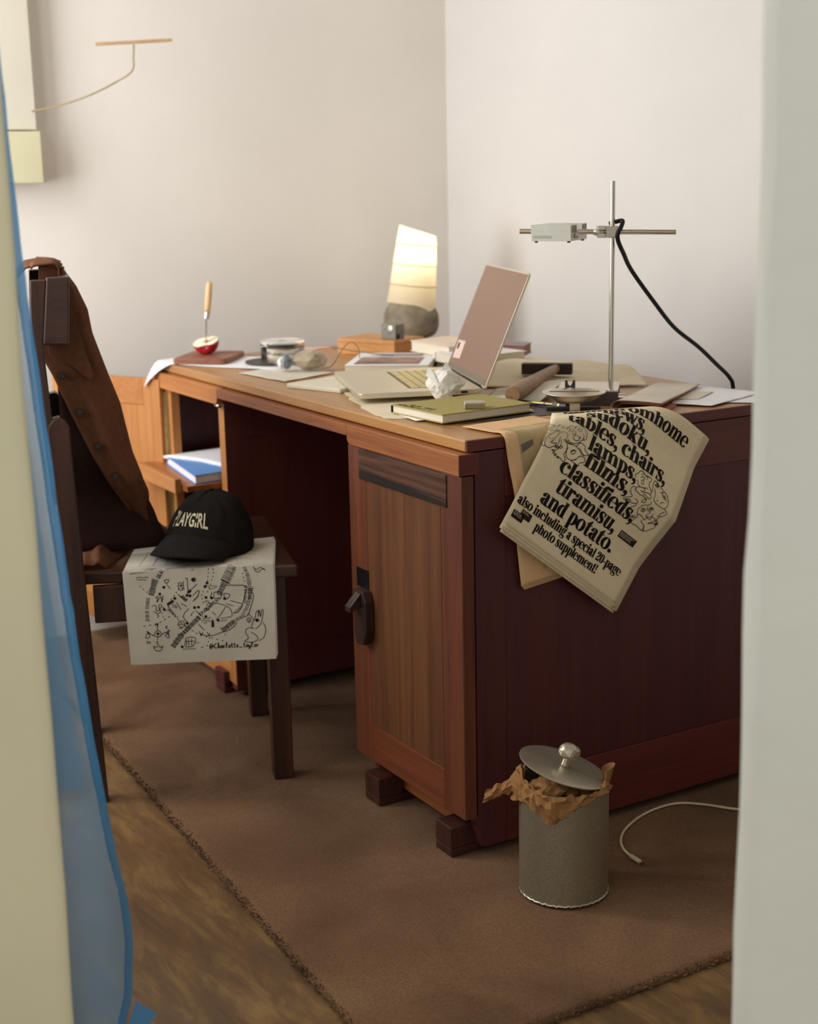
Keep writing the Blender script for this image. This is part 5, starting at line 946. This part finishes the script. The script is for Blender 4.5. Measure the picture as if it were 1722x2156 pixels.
def glyphs():
    g = {}
    g['o'] = (_arc(.5, .5, .5, .53, .215, .47, 0, 360, 28), 1.06)
    g['c'] = (_arc(.5, .5, .5, .53, .30, .47, 52, 318, 22, .09)+_disc(.74, .77, .145), .92)
    g['e'] = (_arc(.5, .5, .5, .53, .24, .47, -2, 322, 24, .02)+_rect(.2, .5, .94, .56), 1.0)
    g['a'] = (_rect(.48, .14, .75, .72)+_stroke([(.615, .70, .27), (.585, .9, .20), (.42, .99, .08), (.24, .95, .06), (.13, .84, .06)])+_disc(.2, .77, .14)+_arc(.45, .27, .42, .29, .16, .235, 55, 300, 18, .03)+_stroke([(.615, .17, .27), (.68, .04, .17), (.79, .0, .07), (.90, .10, .05)]), .93)
    g['n'] = (_stem(.12, 0, 1)+_arch(.12)+_stem(.685, 0, .6, top=False), 1.10)
    g['m'] = (_stem(.12, 0, 1)+_arch(.12)+_stem(.685, 0, .6, top=False)+_arch(.685)+_stem(1.25, 0, .6, top=False), 1.67)
    g['h'] = (_stem(.12, 0, 1.36)+_arch(.12)+_stem(.685, 0, .6, top=False), 1.10)
    g['u'] = (_stem(.12, .38, 1, bot=False)+_stroke([(.255, .42, .27), (.27, .2, .24), (.37, .05, .14), (.5, .02, .08), (.63, .1, .06), (.70, .28, .05)])+_stem(.66, .0, 1)[:], 1.08)
    g['r'] = (_stem(.12, 0, 1)+_stroke([(.37, .7, .05), (.46, .9, .06), (.58, .98, .08), (.68, .95, .08)])+_disc(.68, .85, .135), .84)
    g['i'] = (_stem(.12, 0, 1)+_disc(.255, 1.27, .165), .52)
    g['l'] = (_stem(.12, 0, 1.36), .52)
    g['d'] = (_arc(.46, .5, .46, .53, .20, .47, 60, 300, 20, .02)+_stem(.55, 0, 1.36, bot=False)+[[(.8, 0), (.95, 0), (.95, GH), (.8, GH)]], 1.0)
    g['b'] = (_stem(.12, 0, 1.36, bot=False)+_arc(.5, .5, .46, .53, .20, .47, -120, 120, 20, -.02), 1.0)
    g['p'] = (_stem(.12, -.5, 1)+_arc(.5, .5, .46, .53, .20, .47, -120, 120, 20, -.02), 1.0)
    g['t'] = (_rect(.14, .2, .41, 1.0)+[[(.0, .94), (.41, .94), (.41, 1.38)]]+[[(.0, .94), (.62, .94), (.62, 1.0), (.0, 1.0)]]+_stroke([(.275, .25, .27), (.30, .09, .22), (.42, .0, .09), (.52, .02, .06), (.62, .13, .05)]), .66)
    g['f'] = (_stem(.14, 0, 1.1, top=False)+[[(.0, .94), (.58, .94), (.58, 1.0), (.0, 1.0)]]+_stroke([(.275, 1.06, .27), (.30, 1.2, .2), (.40, 1.32, .10), (.52, 1.35, .07)])+_disc(.56, 1.25, .13), .60)
    g['k'] = (_stem(.12, 0, 1.36)+_stroke([(.37, .40, .06), (.55, .68, .06), (.76, .97, .06)], 1)+_stroke([(.45, .58, .25), (.62, .32, .28), (.84, .02, .28)], 1)+[[(.62, 1-GH), (.95, 1-GH), (.95, 1), (.62, 1)], [(.60, 0), (1.08, 0), (1.08, GH), (.6, GH)]], 1.08)
    g['s'] = (_stroke([(.66, .80, .05), (.58, .94, .06), (.42, .99, .09), (.24, .93, .17), (.17, .77, .24), (.27, .60, .29), (.45, .48, .30), (.60, .33, .27), (.62, .15, .20), (.48, .03, .10), (.32, .0, .07), (.17, .08, .05), (.09, .24, .05)])+[[(.62, .68), (.69, .68), (.69, 1.0), (.64, 1.0)], [(.06, .0), (.11, .0), (.13, .33), (.06, .33)]], .82)
    g['w'] = (_stroke([(.15, 1, .27), (.45, 0, .27)], 3)+_stroke([(.45, 0, .05), (.72, .85, .05)], 3)+_stroke([(.66, 1, .27), (.95, 0, .27)], 3)+_stroke([(.95, 0, .05), (1.28, 1, .05)], 3)+[[(-.06, 1-GH), (.40, 1-GH), (.40, 1), (-.06, 1)], [(.5, 1-GH), (.9, 1-GH), (.9, 1), (.5, 1)], [(1.12, 1-GH), (1.42, 1-GH), (1.42, 1), (1.12, 1)]], 1.42)
    g['g'] = (_arc(.43, .63, .40, .37, .15, .31, 0, 360, 22)+_stroke([(.68, .86, .06), (.8, .98, .06), (.9, .98, .06)])+_disc(.92, .92, .1)+_stroke([(.2, .30, .06), (.14, .16, .1), (.3, .04, .22), (.6, .0, .24), (.84, -.1, .2), (.82, -.33, .12), (.45, -.45, .06), (.12, -.36, .1), (.08, -.18, .09), (.24, -.02, .06)]), .98)
    g[','] = (_disc(.2, .13, .165)+_stroke([(.31, .13, .10), (.32, -.06, .1), (.22, -.24, .06), (.08, -.33, .03)]), .46)
    g['.'] = (_disc(.2, .13, .165), .44)
    g['-'] = (_rect(.05, .40, .45, .54), .52)
    g['!'] = ([[(.09, 1.34), (.35, 1.34), (.26, .46), (.18, .46)]]+_disc(.22, .13, .155), .5)
    g['0'] = (_arc(.44, .65, .44, .68, .17, .61, 0, 360, 26), .95)
    g['2'] = (_disc(.2, 1.02, .14)+_stroke([(.08, 1.05, .05), (.2, 1.25, .06), (.45, 1.32, .1), (.66, 1.17, .24), (.68, .96, .27), (.5, .68, .2), (.25, .42, .1), (.08, .12, .06)])+_rect(.06, 0, .78, .23)+_rect(.72, 0, .80, .45), .9)
    g[' '] = ([], .42); return g
GL = glyphs()
e1y, e1z = .7965, -.6046; e2y, e2z = .6046, .7965; PGW, PGH = .312, .357
FR, XH0, ZT0 = .032, .016, .7775      # roll radius over the desk edge, hang offset, height on top
def page3(u, v, o=0.0):
    y = .051+u*e1y+v*e2y; z = .620+u*e1z+v*e2z; z0 = ZT0-FR
    # the page has a middle fold standing a little proud
    k = v/PGH-.525; cre = (.026*(1-abs(k)/.30) if abs(k) < .30 else 0)*(.45+.55*u/PGW); curl = .006*max(0, .12-v)/.12
    if z <= z0:
        d = min(1, (z0-z)/.1); return Vector((XH0+.008*d*(1-u/PGW*.4)+cre*min(1, (z0-z)/.06)+curl+o, y, z))
    s = z-z0; la = FR*PI/2
    if s < la:
        a = s/FR; return Vector((XH0-FR+(FR+o)*math.cos(a), y, z0+(FR+o)*math.sin(a)))
    t = s-la; return Vector((XH0-FR-t, y, ZT0+o-min(.0125, t*.11)))
npp = thing('newspaper', 'newspaper with big black serif headlines hanging over the end of the desk', 'newspaper', (.02, .27, .62))
for k in range(6):
    du_, dv_ = (0, 0) if k == 0 else (.004*math.sin(k*2.1)+.0025*k, -.0035*k*(1 if k % 2 else .5))
    MB().grid(lambda u, v: tuple(page3(lerp(0, PGW, u)+du_, lerp(-.0015*k+dv_*0-(.004*(k % 3)), PGH, v), -.0012*k)), 30, 56).build('page', 'news', npp, smooth=True, solid=.0005)
hw = MB()
def put(polys, fx, fy):
    for q in polys: hw.add([page3(fx(x), fy(y), .0007) for x, y in q], [tuple(range(len(q)))])
def line(text, u0, u1, v, xh, sl=0.0):
    tot = sum(GL[c][1] for c in text); k = (u1-u0)/tot; x = 0
    for c in text:
        [put(GL[c][0], lambda a, x=x, q=q: u0+(x+a+q)*k, lambda b, x=x: v+b*xh+sl*(x/tot)) for q in (-.045, .0, .045)]; x += GL[c][1]
BX = .0204
line('homefromhome', .020, .2795, .3105, BX); line('news,', .092, .1815, .2840, BX); line('sudoku,', .062, .2090, .2570, BX); line('tables, chairs,', .030, .2655, .2245, BX, .003)
line('lamps,', .0840, .2005, .1950, BX, .001); line('films,', .0885, .1975, .1650, BX, .004); line('classifieds,', .0505, .2430, .1310, BX, .004); line('tiramisu,', .0650, .2235, .0985, BX, .003); line('and potato.', .0480, .2435, .0665, BX, .003)
line('also including a special 20-page', .0062, .2865, .0425, .0126, .002); line('photo supplement!', .0655, .2345, .0200, .0126, .002)
hw.build('headline_print', 'ink', npp)
dw = MB()
def dl(l, wd=.0012): 
    P = smooth2([(a/1e4, b/1e4) for a, b in l], 4); P3 = [page3(a, b, .0008) for a, b in P]
    def nr(p, i):
        a, b = P[i]; d1 = page3(a+.001, b, 0)-page3(a, b, 0); d2 = page3(a, b+.001, 0)-page3(a, b, 0); return d1.cross(d2)
    ribbon(dw, P3, nr, wd)
for D_ in (DOODLE1, DOODLE2):
    dw = MB()
    for l in D_: dl(l)
    dw.build('line_drawing', 'ink', npp)
def blk(u0, v0, u1, v1): MB().grid(lambda a, b: tuple(page3(lerp(u0, u1, a), lerp(v0, v1, b), .0007)), 4, 3).build('black_box', 'ink', npp)
blk(.0085, .0165, .0360, .0300); blk(.0245, .0255, .0500, .0390); blk(.2360, .1020, .2800, .1155); blk(.030, .302, .058, .318)
tw = MB(); rq = random.Random(6)
for (u0, v0, n, L) in ((.238, .1125, 4, .038), (.0255, .0362, 2, .018), (.011, .0272, 3, .022)):
    for i in range(n):
        x = u0
        while x < u0+L*rq.uniform(.7, 1): 
            wd = rq.uniform(.0015, .0045); tw.add([page3(a, b, .0010) for a, b in ((x, v0-.0024*i), (x+wd, v0-.0024*i), (x+wd, v0-.0024*i+.0008), (x, v0-.0024*i+.0008))], [(0, 1, 2, 3)]); x += wd+.0012
tw.build('box_small_print', 'news', npp)
# --- salmon newspaper underneath
ky, kz_ = .99, .12; vy, vz = -.12, .99
def kp(u, v, o=0.0):      # u right along its lower edge, v up from its lower left corner; rolls over the desk edge
    y = .107+u*ky+v*vy; z = .490+u*kz_+v*vz; R = .016; z0 = .7655-R
    bulge = .010*math.exp(-((z-.655)/.045)**2)*math.exp(-max(0, u)/.06)
    if z <= z0: return Vector((.0045+bulge+o, y, z))
    s = z-z0; l = R*PI/2
    if s < l: a = s/R; return Vector((.0045-R+(R+o)*math.cos(a), y, z0+(R+o)*math.sin(a)))
    return Vector((.0045-R-(s-l), y, .7655+o-.0015*min(1, (s-l)/.02)))
kn_ = thing('salmon_newspaper', 'salmon-coloured newspaper hanging under the headline newspaper', 'newspaper', (.004, .15, .6))
for k in range(3):
    MB().grid(lambda u, v: tuple(kp(lerp(0+.003*k, .17, u), lerp(-.004*k, .385, v), -.0009*k)), 16, 60).build('page', 'kraft', kn_, smooth=True, solid=.0005)
MB().grid(lambda u, v: tuple(kp(lerp(.028, .17, u), lerp(.185, .315, v), .0006)), 12, 24).build('printed_photo', 'photo_grey', kn_, smooth=True)
MB().grid(lambda u, v: tuple(kp(lerp(.030, .056, u), lerp(.236+.010*u, .252+.004*u, v), .0010)), 4, 4).build('photo_shadow', 'inkgrey', kn_, smooth=True)
MB().grid(lambda u, v: tuple(kp(lerp(.05, .15, u), lerp(.02, .10, v), .0006)), 6, 6).build('printed_photo', plain('faint_print', s2l(206, 170, 126), .85), kn_, smooth=True)
